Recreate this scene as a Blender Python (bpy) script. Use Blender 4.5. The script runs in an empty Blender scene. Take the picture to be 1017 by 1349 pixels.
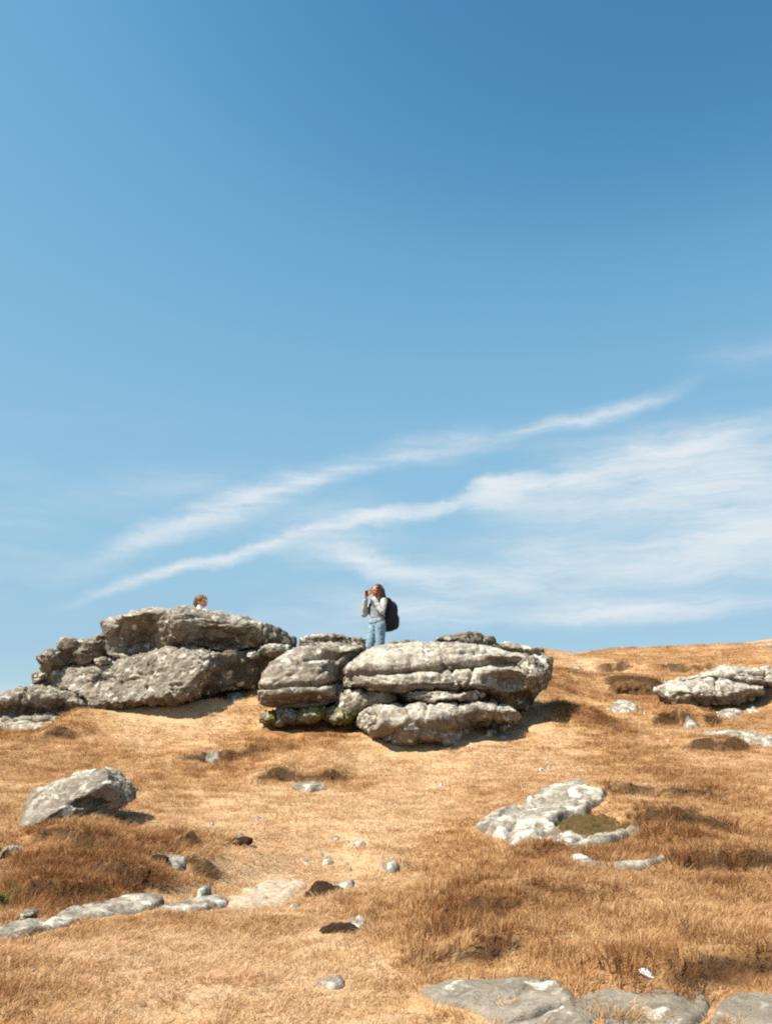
import bpy, math, random
import numpy as np
from mathutils import Vector, Matrix, Euler

random.seed(7)
rng = np.random.default_rng(7)
S = bpy.context.scene
COL = S.collection
R = math.radians

# ------------------------------------------------------------------ camera
CZ = 1.6
PITCH = R(15.2)
FPX, PCX, PCY = 1122.0, 508.5, 674.5          # focal length and centre in photo pixels
cam = bpy.data.cameras.new('camera')
cam.sensor_fit = 'VERTICAL'; cam.sensor_height = 36.0; cam.lens = 36.0 * FPX / 1349.0
cam.clip_end = 3000; cam.clip_start = 0.05
camo = bpy.data.objects.new('camera', cam); COL.objects.link(camo)
camo.location = (0, 0, CZ); camo.rotation_euler = (math.pi / 2 + PITCH, 0, 0)
S.camera = camo

def ray(px, py):
    a, b = (px - PCX) / FPX, -(py - PCY) / FPX
    c, s = math.cos(PITCH), math.sin(PITCH)
    return (a, c - b * s, s + b * c)

def azel(px, py):
    d = Vector(ray(px, py)).normalized()
    return math.atan2(d.x, d.y), math.asin(d.z)

# ------------------------------------------------------------------ light and sky
SUN = Vector((-0.48, -0.23, 0.78)).normalized()       # towards the sun
sl = bpy.data.lights.new('sun', 'SUN'); sl.energy = 5.0; sl.angle = R(0.53); sl.color = (1.0, 0.92, 0.79)
so = bpy.data.objects.new('sun', sl); COL.objects.link(so)
so.rotation_euler = SUN.to_track_quat('Z', 'Y').to_euler(); so.location = (-20, -5, 25)

W = bpy.data.worlds.new('World'); S.world = W; W.use_nodes = True
wn, wl = W.node_tree.nodes, W.node_tree.links
wn.clear()
def N(t, nodes=None, **k):
    n = (nodes or wn).new(t)
    for a, v in k.items(): setattr(n, a, v)
    return n
def wmath(op, a, b=None, clamp=False):
    n = N('ShaderNodeMath', operation=op, use_clamp=clamp)
    for i, v in enumerate((a, b)):
        if v is None: continue
        if isinstance(v, (int, float)): n.inputs[i].default_value = v
        else: wl.new(v, n.inputs[i])
    return n.outputs[0]
sky = N('ShaderNodeTexSky', sky_type='NISHITA', sun_disc=False)
sky.sun_elevation = math.asin(SUN.z); sky.sun_rotation = math.atan2(SUN.x, SUN.y)
sky.altitude = 5000; sky.air_density = 2.0; sky.dust_density = 0.5; sky.ozone_density = 6.0
# film response of the sky's colour: the same curves over the whole dome
SKY_STRENGTH = 0.1
sdn = N('ShaderNodeVectorMath', operation='MULTIPLY'); wl.new(sky.outputs[0], sdn.inputs[0]); sdn.inputs[1].default_value = (.112, .112, .112)
crv = N('ShaderNodeRGBCurve'); wl.new(sdn.outputs[0], crv.inputs['Color'])
for ch, ptsc in enumerate(([(0, 0), (.076, .033), (.086, .050), (.098, .082), (.145, .140), (.353, .205), (1, .40)],
                           [(0, 0), (.146, .120), (.164, .155), (.188, .210), (.275, .272), (.562, .320), (1, .48)],
                           [(0, 0), (.306, .235), (.344, .285), (.385, .335), (.52, .382), (.743, .396), (1, .46)])):
    cc = crv.mapping.curves[ch]
    while len(cc.points) < len(ptsc): cc.points.new(.5, .5)
    for q, p in zip(cc.points, ptsc): q.location = p; q.handle_type = 'AUTO_CLAMPED'
crv.mapping.update()
gam = N('ShaderNodeVectorMath', operation='MULTIPLY'); wl.new(crv.outputs[0], gam.inputs[0]); gam.inputs[1].default_value = (10, 10, 10)
# thin cirrus, laid out by azimuth and elevation
geo = N('ShaderNodeTexCoord'); sx = N('ShaderNodeSeparateXYZ'); wl.new(geo.outputs['Generated'], sx.inputs[0])
az = wmath('ARCTAN2', sx.outputs[0], sx.outputs[1]); el = wmath('ARCSINE', sx.outputs[2])
cx = N('ShaderNodeCombineXYZ'); wl.new(az, cx.inputs[0]); wl.new(el, cx.inputs[1])
nz = N('ShaderNodeTexNoise'); nz.inputs['Scale'].default_value = 9; nz.inputs['Detail'].default_value = 7; nz.inputs['Roughness'].default_value = 0.62
wl.new(cx.outputs[0], nz.inputs['Vector'])
vs = N('ShaderNodeVectorMath', operation='SUBTRACT'); wl.new(nz.outputs['Color'], vs.inputs[0]); vs.inputs[1].default_value = (0.5, 0.5, 0.5)
vm = N('ShaderNodeVectorMath', operation='MULTIPLY'); wl.new(vs.outputs[0], vm.inputs[0]); vm.inputs[1].default_value = (0.10, 0.034, 0)
va = N('ShaderNodeVectorMath', operation='ADD'); wl.new(cx.outputs[0], va.inputs[0]); wl.new(vm.outputs[0], va.inputs[1])
WARP = va.outputs[0]
# (px0,py0, px1,py1, width px, strength)
STREAKS = [
    (60, 768, 330, 655, 26, .40), (170, 708, 465, 612, 27, 1.1), (330, 650, 480, 612, 16, .45),
    (110, 790, 420, 698, 13, 1.0), (360, 706, 610, 660, 14, 1.25), (560, 668, 700, 634, 14, .55),
    (605, 662, 712, 628, 24, 2.0), (615, 640, 690, 622, 14, 1.2), (640, 664, 860, 610, 30, .75), (780, 625, 1010, 556, 24, 1.2),
    (440, 608, 700, 564, 24, .50), (620, 586, 910, 508, 16, .60), (700, 600, 1000, 560, 34, .35),
    (760, 640, 1130, 580, 62, .95), (640, 676, 1100, 640, 32, .55), (380, 704, 600, 778, 20, .95),
    (480, 745, 760, 772, 26, .7), (820, 745, 1140, 660, 55, 1.0), (620, 770, 1080, 720, 50, .55),
    (640, 815, 1020, 790, 24, 1.0), (700, 795, 960, 812, 18, .5), (350, 800, 720, 800, 42, .5),
    (150, 722, 330, 652, 9, 0.30), (290, 668, 470, 612, 9, 0.45), (440, 616, 680, 570, 9, 0.10), (640, 578, 900, 512, 8, 0.25), (120, 790, 300, 732, 7, 0.56), (270, 742, 420, 692, 8, 0.74), (390, 702, 540, 668, 9, 0.87),
    (500, 678, 640, 656, 8, 0.81), (620, 660, 740, 628, 10, 0.81), (700, 642, 860, 598, 10, 0.62), (800, 616, 1000, 558, 9, 0.68), (420, 712, 600, 772, 9, 0.43), (840, 812, 1000, 796, 9, 0.50),
    (330, 690, 560, 700, 60, .3), (560, 735, 900, 700, 60, .35), (900, 480, 1120, 440, 30, .16),
    (80, 640, 400, 625, 40, .14), (-120, 700, 120, 670, 40, .12), (880, 700, 1300, 690, 90, .5),
]
acc = None
for (x0, y0, x1, y1, w, st) in STREAKS:
    a0, e0 = azel(x0, y0); a1, e1 = azel(x1, y1)
    mp = N('ShaderNodeMapping', vector_type='TEXTURE'); wl.new(WARP, mp.inputs[0])
    mp.inputs['Location'].default_value = ((a0 + a1) / 2, (e0 + e1) / 2, 0)
    mp.inputs['Rotation'].default_value = (0, 0, math.atan2(e1 - e0, a1 - a0))
    mp.inputs['Scale'].default_value = (math.hypot(a1 - a0, e1 - e0) * 0.70, 1.25 * w / FPX, 1)
    g = N('ShaderNodeTexGradient', gradient_type='QUADRATIC_SPHERE'); wl.new(mp.outputs[0], g.inputs[0])
    m = wmath('MULTIPLY', g.outputs['Fac'], st)
    acc = m if acc is None else wmath('ADD', acc, m)
# fibres: noise stretched along the general drift of the cloud
mf = N('ShaderNodeMapping'); wl.new(WARP, mf.inputs[0]); mf.inputs['Rotation'].default_value = (0, 0, R(-17)); mf.inputs['Scale'].default_value = (7, 50, 1)
nf = N('ShaderNodeTexNoise'); wl.new(mf.outputs[0], nf.inputs['Vector']); nf.inputs['Scale'].default_value = 1; nf.inputs['Detail'].default_value = 8; nf.inputs['Roughness'].default_value = 0.6
fib = N('ShaderNodeMapRange'); wl.new(nf.outputs['Fac'], fib.inputs[0]); fib.inputs[1].default_value = 0.3; fib.inputs[2].default_value = 0.72; fib.inputs[3].default_value = 0.22; fib.inputs[4].default_value = 1.25
mf2 = N('ShaderNodeMapping'); wl.new(WARP, mf2.inputs[0]); mf2.inputs['Rotation'].default_value = (0, 0, R(-19)); mf2.inputs['Scale'].default_value = (13, 105, 1)
nf2 = N('ShaderNodeTexNoise'); wl.new(mf2.outputs[0], nf2.inputs['Vector']); nf2.inputs['Scale'].default_value = 1; nf2.inputs['Detail'].default_value = 5; nf2.inputs['Roughness'].default_value = 0.65; nf2.inputs['Distortion'].default_value = .8
fi2 = N('ShaderNodeMapRange'); wl.new(nf2.outputs['Fac'], fi2.inputs[0]); fi2.inputs[1].default_value = 0.32; fi2.inputs[2].default_value = 0.7; fi2.inputs[3].default_value = 0.55; fi2.inputs[4].default_value = 1.4
cl = wmath('MULTIPLY', wmath('MULTIPLY', acc, fib.outputs[0]), fi2.outputs[0])
# the same kind of thin veil goes on round the whole lower sky
mg = N('ShaderNodeMapping'); wl.new(WARP, mg.inputs[0]); mg.inputs['Scale'].default_value = (3, 13, 1); mg.inputs['Rotation'].default_value = (0, 0, R(-12))
ng = N('ShaderNodeTexNoise'); wl.new(mg.outputs[0], ng.inputs['Vector']); ng.inputs['Scale'].default_value = 1; ng.inputs['Detail'].default_value = 9
gr = N('ShaderNodeMapRange'); wl.new(ng.outputs['Fac'], gr.inputs[0]); gr.inputs[1].default_value = 0.5; gr.inputs[2].default_value = 0.8; gr.inputs[3].default_value = 0; gr.inputs[4].default_value = 0.35
ge = N('ShaderNodeMapRange'); wl.new(el, ge.inputs[0]); ge.inputs[1].default_value = 0.38; ge.inputs[2].default_value = 0.1; ge.inputs[3].default_value = 0; ge.inputs[4].default_value = 1
cl = wmath('ADD', cl, wmath('MULTIPLY', gr.outputs[0], ge.outputs[0]))
cl = wmath('MULTIPLY', wmath('SUBTRACT', 1.0, wmath('EXPONENT', wmath('MULTIPLY', cl, -2.3))), 0.92)
mx = N('ShaderNodeMix', data_type='RGBA'); wl.new(cl, mx.inputs['Factor']); wl.new(gam.outputs[0], mx.inputs[6])
mx.inputs[7].default_value = (4.3, 4.5, 4.6, 1)
bg = N('ShaderNodeBackground'); bg.inputs[1].default_value = SKY_STRENGTH; wl.new(mx.outputs[2], bg.inputs[0])
wo = N('ShaderNodeOutputWorld'); wl.new(bg.outputs[0], wo.inputs[0])
S.view_settings.view_transform = 'Standard'; S.view_settings.look = 'None'
S.view_settings.exposure = 0.95; S.view_settings.gamma = 1.0; S.view_settings.use_curve_mapping = False
S.cycles.max_bounces = 5; S.cycles.diffuse_bounces = 3; S.cycles.use_denoising = False
S.cycles.pixel_filter_type = 'BLACKMAN_HARRIS'; S.cycles.filter_width = 2.1

# ------------------------------------------------------------------ noise (numpy)
_p = rng.permutation(256); PERM = np.concatenate([_p, _p, _p])
_g = rng.normal(size=(256, 3)); GRAD = _g / np.linalg.norm(_g, axis=1)[:, None]
def perlin(P):
    P = np.asarray(P, float); I = np.floor(P).astype(np.int64); F = P - I; I &= 255
    U = F * F * F * (F * (F * 6 - 15) + 10)
    out = 0
    for dx in (0, 1):
        wx = U[:, 0] if dx else 1 - U[:, 0]
        for dy in (0, 1):
            wy = U[:, 1] if dy else 1 - U[:, 1]
            for dz in (0, 1):
                wz = U[:, 2] if dz else 1 - U[:, 2]
                h = PERM[PERM[PERM[I[:, 0] + dx] + I[:, 1] + dy] + I[:, 2] + dz]
                g = GRAD[h]
                out = out + wx * wy * wz * ((F[:, 0] - dx) * g[:, 0] + (F[:, 1] - dy) * g[:, 1] + (F[:, 2] - dz) * g[:, 2])
    return out * 1.5
def fbm(P, oct=4, gain=0.5):
    a, s, P = 1.0, 0, np.asarray(P, float)
    for i in range(oct):
        s = s + a * perlin(P + 13.7 * i); P = P * 2.03; a *= gain
    return s
def ridged(P, oct=4, gain=0.5):
    a, s, P = 1.0, 0, np.asarray(P, float)
    for i in range(oct):
        s = s + a * (1 - np.abs(perlin(P + 7.3 * i)) * 2); P = P * 2.1; a *= gain
    return s - 1.0
def xy0(x, y, f=1.0): return np.stack([np.ravel(x) * f, np.ravel(y) * f, np.zeros(np.size(x)) + 3.3], 1)

# ------------------------------------------------------------------ terrain height
CP = []
for (px, py, Y) in [
    (-60, 1349, 4.3), (250, 1349, 4.4), (508, 1349, 4.4), (760, 1349, 4.2), (1080, 1349, 4.1),
    (-60, 1250, 5.6), (250, 1250, 5.9), (508, 1250, 6.0), (760, 1250, 5.6), (1080, 1250, 5.3),
    (-60, 1150, 7.6), (250, 1150, 8.3), (508, 1150, 8.4), (760, 1150, 7.5), (1080, 1150, 7.2),
    (-60, 1050, 11.2), (250, 1050, 11.6), (508, 1050, 11.4), (760, 1050, 10.6), (1080, 1050, 10.2),
    (-60, 985, 14.4), (250, 985, 14.4), (508, 985, 14.4), (760, 985, 14.2), (1080, 985, 13.8),
    (60, 950, 16.2), (200, 935, 16.6), (310, 925, 16.8), (420, 950, 15.2),
    (760, 940, 16.8), (1060, 940, 16.4), (780, 905, 20), (1060, 903, 19.6),
    (760, 878, 24), (900, 874, 24.5), (1060, 868, 24.5), (760, 864, 27), (850, 861, 28), (1000, 853, 29), (1100, 850, 29.5),
    (-300, 1000, 15), (1400, 940, 16), (1400, 1100, 8.5), (-350, 1120, 9)]:
    d = ray(px, py); t = Y / d[1]
    CP.append((d[0] * t, Y, CZ + d[2] * t))
CP += [(0, 0, 0.08), (0, -4, -0.25), (-4, -3, -0.3), (4, -3, -0.1), (5, 1, 0.2), (-5, 1, -0.05),
       (-0.3, 17.6, 3.03), (-4.0, 18.6, 3.0), (-2, 18.2, 3.05), (1.6, 18.4, 3.2), (0, 24, 2.9), (-4, 25, 2.2), (-9, 22, 1.2), (-13, 17, 1.2), (-12, 28, 0.3), (3.5, 26, 4.4),
       (6, 38, 4.9), (12, 40, 5.6), (0, 36, 2.4), (20, 30, 5.6), (18, 14, 3.4)]
CP = np.array(CP)
def _phi(r2): return np.where(r2 > 1e-9, 0.5 * r2 * np.log(np.maximum(r2, 1e-9)), 0.0)
_n = len(CP)
_A = np.zeros((_n + 3, _n + 3))
_d2 = ((CP[:, None, :2] - CP[None, :, :2]) ** 2).sum(2)
_A[:_n, :_n] = _phi(_d2) + np.eye(_n) * 0.25
_A[:_n, _n:] = np.concatenate([np.ones((_n, 1)), CP[:, :2]], 1); _A[_n:, :_n] = _A[:_n, _n:].T
_w = np.linalg.solve(_A, np.concatenate([CP[:, 2], np.zeros(3)]))
def base_h(x, y):
    x, y = np.ravel(np.asarray(x, float)), np.ravel(np.asarray(y, float)); out = np.empty(len(x))
    for i in range(0, len(x), 40000):
        xs, ys = np.clip(x[i:i + 40000], -22, 24), np.clip(y[i:i + 40000], -8, 44)
        d2 = (xs[:, None] - CP[None, :, 0]) ** 2 + (ys[:, None] - CP[None, :, 1]) ** 2
        out[i:i + 40000] = _phi(d2) @ _w[:_n] + _w[_n] + _w[_n + 1] * xs + _w[_n + 2] * ys
    over = np.maximum(0, np.maximum(np.maximum(x - 24, -22 - x), np.maximum(y - 44, -8 - y)))
    return out - 0.06 * over - 6 * (1 - np.exp(-over / 60))
def smooth_at(px, py, off=0.0):
    d = ray(px, py); t = np.linspace(2.5, 40, 1500) ** 1.0
    z = CZ + d[2] * t; h = base_h(d[0] * t, d[1] * t) + off
    k = np.nonzero(z < h)[0]
    k = k[0] if len(k) else len(t) - 1
    lo, hi = t[max(k - 1, 0)], t[k]
    for _ in range(12):
        m = (lo + hi) / 2
        if CZ + d[2] * m < base_h([d[0] * m], [d[1] * m])[0] + off: hi = m
        else: lo = m
    return np.array([d[0] * hi, d[1] * hi, CZ + d[2] * hi])

# steep little banks (px, py of the brow, half width m, height m, how far the raised ground runs back m, turn degrees)
BANKS = [
    (225, 1140, .34, .20, .9, -14),
    (70, 1192, .34, .18, .7, -22), (165, 1176, .38, .18, .8, -14), (262, 1160, .36, .15, .8, -12), (640, 1240, .34, .13, .6, -10),
    (620, 1285, .5, .10, .5, -4), (930, 1310, .9, .14, .6, 3), (838, 912, .7, .28, 1.3, 6), (905, 952, .7, .28, 1.2, 0),
    (960, 985, .8, .2, 1.2, 4), (800, 1135, .9, .14, .9, -8), (880, 1105, .55, .22, .9, -4), (395, 1025, .7, .18, 1.2, 6),
    (440, 962, 1.1, .25, 1.0, 0), (290, 998, .8, .12, 1.0, 8), (30, 975, .9, .22, 1.2, -6), (515, 1142, .2, .10, .5, 14),
    (810, 885, .6, .22, 1.3, 0), (900, 885, 1.2, .2, 1.4, 0), (130, 1085, .5, .1, .8, -18), (700, 1210, .9, .1, .8, -12),
    (980, 1150, .7, .14, .8, 5), (870, 1050, 1.0, .12, 1.0, -3), (330, 912, .5, .2, 1.0, -10), (90, 1130, .4, .13, .6, -20), (150, 1160, .3, .12, .5, -12),
]
_B = []
for (px, py, w, h, L, t) in BANKS:
    c = smooth_at(px, py); _B.append((c[0], c[1], w, h, L, math.cos(R(t)), math.sin(R(t))))
MOUNDS = [(770, 1165, 1.0, 1.2, .16), (80, 1120, .9, .9, .14), (460, 985, 1.1, .7, .14), (900, 1240, 1.0, .8, .1), (745, 900, .9, 1.2, .25)]
_M = [(*smooth_at(m[0], m[1])[:2], *m[2:]) for m in MOUNDS]
_M += [(3.35, 15.7, .75, .8, .42), (-3.0, 16.2, .8, .5, .26), (-4.3, 16.0, 1.0, .5, .2), (-6.3, 15.7, 1.2, .5, .15), (-3.05, 9.42, .45, .26, .13)]
FL = [  # outline as (cx, cy, half width px, half height px), height m, label
    (36, 958, 40, 6, .10, 'long pale flat stone below the low sloping slab at far left'),
    (312, 922, 18, 9, .16, 'white tilted stone in the grass between left and middle outcrops'),
    (232, 1129, 34, 6, .06, 'pale flat stone above the dark bank left of centre'),
    (276, 1101, 17, 4, .07, 'small stone on the brow of a bank, left of centre'),
    (318, 1104, 14, 3, .05, 'thin stone edge right of the small stone on the bank brow'),
    (270, 1147, 9, 4, .05, 'little pale stone below the flat stone left of centre'),
    (404, 1136, 11, 7, .06, 'pale stone left of a pair in the straw-coloured grass at centre'),
    (430, 1136, 11, 5, .05, 'pale stone right of a pair in the straw-coloured grass at centre'),
    (444, 1104, 8, 5, .05, 'upper left small pale stone in the straw grass above the pair'),
    (472, 1112, 11, 4, .04, 'upper right small pale stone in the straw grass above the pair'),
    (456, 1166, 15, 5, .05, 'pale stone on top of the dark earth bank at lower centre'),
    (470, 1221, 16, 9, .09, 'grey stone roofing a dark hollow at lower centre'),
    (434, 1296, 20, 8, .025, 'pale stone sunk in the grass at the bottom centre'),
    (514, 1139, 12, 4, .05, 'slanted stone alone at centre right of the straw grass'),
    (389, 1196, 9, 4, .03, 'tiny pale stone below the gritty rock patch'),
    (760, 886, 9, 4, .2, 'pale stone on the slope just right of the middle outcrop'),
    (824, 934, 24, 7, .14, 'pale curved stone in front of the earth bank at right'),
    (840, 900, 16, 4, .12, 'pale stone on top of the earth bank at right'),
    (958, 942, 20, 6, .10, 'pale flat stone below the right outcrop'),
    (990, 936, 12, 4, .10, 'small pale stone beside the flat one below the right outcrop'),
    (970, 970, 64, 5, .10, 'long flat slab at the right edge below the right outcrop'),
    (1015, 978, 30, 5, .08, 'lower flat slab at the right edge with pale front'),
    (910, 946, 8, 5, .10, 'small grey stone above the tussocks at right'),
    (665, 969, 14, 4, .06, 'pale stone by the lowest slab of the middle outcrop'),
    (410, 1022, 18, 3, .06, 'thin pale stone in the brown patch below the middle outcrop'),
    (282, 992, 10, 3, .05, 'small pale stone in the grass below the left outcrop'),
    (560, 1152, 6, 3, .03, 'speck of pale stone by the brown slope at centre'),
    (338, 1080, 6, 5, .05, 'small upright pale stone in the straw grass above the bank'),
]
# level places where flat rock lies in the slope (px, py, rx px, ry px)
FLATPX = [(690, 1075, 75, 40), (760, 1100, 70, 44), (640, 1090, 40, 18), (705, 1112, 60, 22), (810, 1138, 75, 10), (30, 1232, 70, 20), (110, 1206, 60, 14), (180, 1193, 50, 12), (250, 1193, 45, 11), (340, 1180, 70, 26), (655, 1315, 110, 26),
          (800, 1340, 130, 34), (990, 1345, 90, 36)] + [(f[0], f[1], f[2] * 1.35 + 3, f[3] * 1.6 + 2) for f in FL]
_F = []
for (px, py, rx, ry) in FLATPX:
    c = smooth_at(px, py); p1, p2 = smooth_at(px, py - ry), smooth_at(px, py + ry)
    _F.append((c[0], c[1], rx * c[1] / FPX, max(.06, (p1[1] - p2[1]) / 2)))
def terrain(x, y, fine=True):
    x, y = np.ravel(np.asarray(x, float)), np.ravel(np.asarray(y, float))
    z0 = base_h(x, y); z = z0 + relief(x, y, fine)
    for (a, b, rx, ry, dv) in _FD:
        m = (np.abs(x - a) < 1.6 * rx) & (np.abs(y - b) < 1.6 * ry)
        if m.any():
            k = np.exp(-(((x[m] - a) / rx) ** 2 + ((y[m] - b) / ry) ** 2) ** 3); z[m] += k * (z0[m] + dv - z[m])
    return z
def relief(x, y, fine=True):
    z = np.zeros(len(x))
    wob = 0.10 * perlin(xy0(x, y, 2.3)) + 0.05 * perlin(xy0(x, y, 6.1))
    for (cx_, cy_, w, h, L, c, s) in _B:
        dx, dy = x - cx_, y - cy_
        u, v = dx * c + dy * s, -dx * s + dy * c + wob
        m = (np.abs(u) < 3 * w) & (np.abs(v) < 5 * L)
        if not m.any(): continue
        um, vm_ = u[m], v[m]
        prof = np.where(vm_ > 0, np.exp(-(np.maximum(vm_, 0) / L) ** 1.5), np.clip(1 + vm_ / 0.06, 0, 1))
        z[m] += h * np.exp(-(um / w) ** 4) * prof
    for (cx_, cy_, rx, ry, h) in _M:
        z += h * np.exp(-((x - cx_) / rx) ** 2 - ((y - cy_) / ry) ** 2)
    near = np.exp(-np.maximum(0, np.hypot(x, y - 12) - 40) / 30)
    z += near * (0.07 * fbm(xy0(x, y, .75), 3) + 0.10 * perlin(xy0(x, y, .3)))
    if fine:
        lump = perlin(xy0(x, y, 3.1)); z += near * (0.022 * lump + 0.018 * np.abs(perlin(xy0(x, y, 5.3))))
    return z
_FD = [(a, b, rx, ry, float(np.percentile(relief(a + rx * np.array([0, -.7, .7, 0, 0]), b + ry * np.array([0, 0, 0, -.7, .7]), False), 35))) for a, b, rx, ry in _F]
def at(px, py):
    """the point of the ground seen at a photo pixel"""
    d = ray(px, py); t = np.concatenate([np.linspace(2.5, 12, 700), np.linspace(12.02, 40, 900)])
    z = CZ + d[2] * t; h = terrain(d[0] * t, d[1] * t)
    k = np.nonzero(z < h)[0]
    if not len(k): return smooth_at(px, py)
    t = t[k[0]]
    return np.array([d[0] * t, d[1] * t, CZ + d[2] * t])

# browner / paler patches of grass, by where they lie (px, py, rx px, ry px, shift)
PATCH = [(800, 1195, 230, 75, .42), (640, 1130, 100, 55, .30), (110, 1125, 130, 48, .75), (230, 1150, 90, 32, .45), (110, 1192, 90, 12, .5), (440, 968, 110, 22, .5), (735, 905, 42, 45, .7),
         (835, 918, 55, 26, .45), (960, 955, 90, 30, .30), (300, 1008, 80, 14, .25), (430, 1032, 60, 16, .4), (60, 968, 80, 16, .45), (400, 1075, 150, 50, -.40),
         (420, 1140, 120, 40, -.35), (250, 1270, 230, 50, -.28), (640, 1005, 190, 26, -.28), (220, 955, 130, 16, -.28), (860, 1018, 160, 22, -.12), (80, 1310, 100, 45, .35),
         (640, 1262, 70, 35, .35), (900, 1290, 120, 22, .35), (260, 1200, 120, 12, -.3), (450, 1280, 100, 50, -.1), (880, 1110, 90, 30, .45), (920, 870, 110, 10, .18),
         (420, 925, 90, 14, .3), (330, 915, 45, 14, .25), (60, 1190, 80, 26, .35), (830, 890, 90, 10, .2), (150, 1020, 150, 26, .12), (900, 1190, 110, 40, -.2), (560, 1170, 60, 40, .15), (790, 950, 60, 40, -.3), (770, 880, 40, 14, -.25), (480, 1060, 120, 30, -.2), (330, 1160, 90, 30, -.3), (980, 1180, 60, 60, .2), (600, 1220, 90, 40, .25), (60, 1240, 60, 14, -.15), (170, 1180, 70, 18, .35), (400, 985, 120, 14, .25)]
_T = []
for (px, py, rx, ry, v) in PATCH:
    c = smooth_at(px, py); a = smooth_at(px, py - ry); b = smooth_at(px, py + ry)
    _T.append((c[0], c[1], rx * c[1] / FPX, max(0.15, (a[1] - b[1]) / 2), v))
_T += [(3.3, 15.5, .7, .7, .75)]
def tone(x, y):
    x, y = np.ravel(x), np.ravel(y)
    wx = x + 0.35 * perlin(xy0(x, y, .9)); wy = y + 0.5 * perlin(xy0(x + 50, y, .9))
    t = np.full(len(x), 0.27)
    for (a, b, rx, ry, v) in _T:
        t += (.72 if v > 0 else 1.0) * v * np.exp(-(((wx - a) / rx) ** 2 + ((wy - b) / ry) ** 2) ** 1.3)
    t += 0.22 * fbm(xy0(x, y, 9.0), 2) + 0.24 * fbm(xy0(x, y, .8), 4) + 0.26 * fbm(xy0(x, y, 4.0), 3) + .16 * np.abs(perlin(xy0(x, y, 1.3)))
    return np.clip(t, 0, 1.1)

# ------------------------------------------------------------------ materials
def mat(name):
    m = bpy.data.materials.new(name); m.use_nodes = True
    nt = m.node_tree; b = nt.nodes['Principled BSDF']; b.inputs['Specular IOR Level'].default_value = 0.2; b.inputs['Roughness'].default_value = 0.9
    return m, nt, b
def nn(nt, t, **k): return N(t, nt.nodes, **k)
def noise(nt, vec, scale, detail=4, rough=0.55, dist=0.0):
    n = nn(nt, 'ShaderNodeTexNoise'); n.inputs['Scale'].default_value = scale; n.inputs['Detail'].default_value = detail
    n.inputs['Roughness'].default_value = rough; n.inputs['Distortion'].default_value = dist
    if vec is not None: nt.links.new(vec, n.inputs['Vector'])
    return n.outputs['Fac']
def ramp(nt, fac, stops, interp='LINEAR'):
    r = nn(nt, 'ShaderNodeValToRGB'); r.color_ramp.interpolation = interp
    e = r.color_ramp.elements
    while len(e) < len(stops): e.new(0.5)
    for q, (p, c) in zip(e, stops):
        q.position = p; q.color = (*c, 1) if isinstance(c, tuple) else (c, c, c, 1)
    nt.links.new(fac, r.inputs[0]); return r.outputs[0]
def mix(nt, fac, a, b, blend='MIX'):
    n = nn(nt, 'ShaderNodeMix', data_type='RGBA', blend_type=blend)
    for sock, v in ((n.inputs['Factor'], fac), (n.inputs[6], a), (n.inputs[7], b)):
        if isinstance(v, tuple): sock.default_value = (*v, 1)
        elif isinstance(v, (int, float)): sock.default_value = v
        else: nt.links.new(v, sock)
    return n.outputs[2]
def mth(nt, op, a, b=0.0, clamp=False):
    n = nn(nt, 'ShaderNodeMath', operation=op, use_clamp=clamp)
    for i, v in enumerate((a, b)):
        if isinstance(v, (int, float)): n.inputs[i].default_value = v
        else: nt.links.new(v, n.inputs[i])
    return n.outputs[0]

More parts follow.
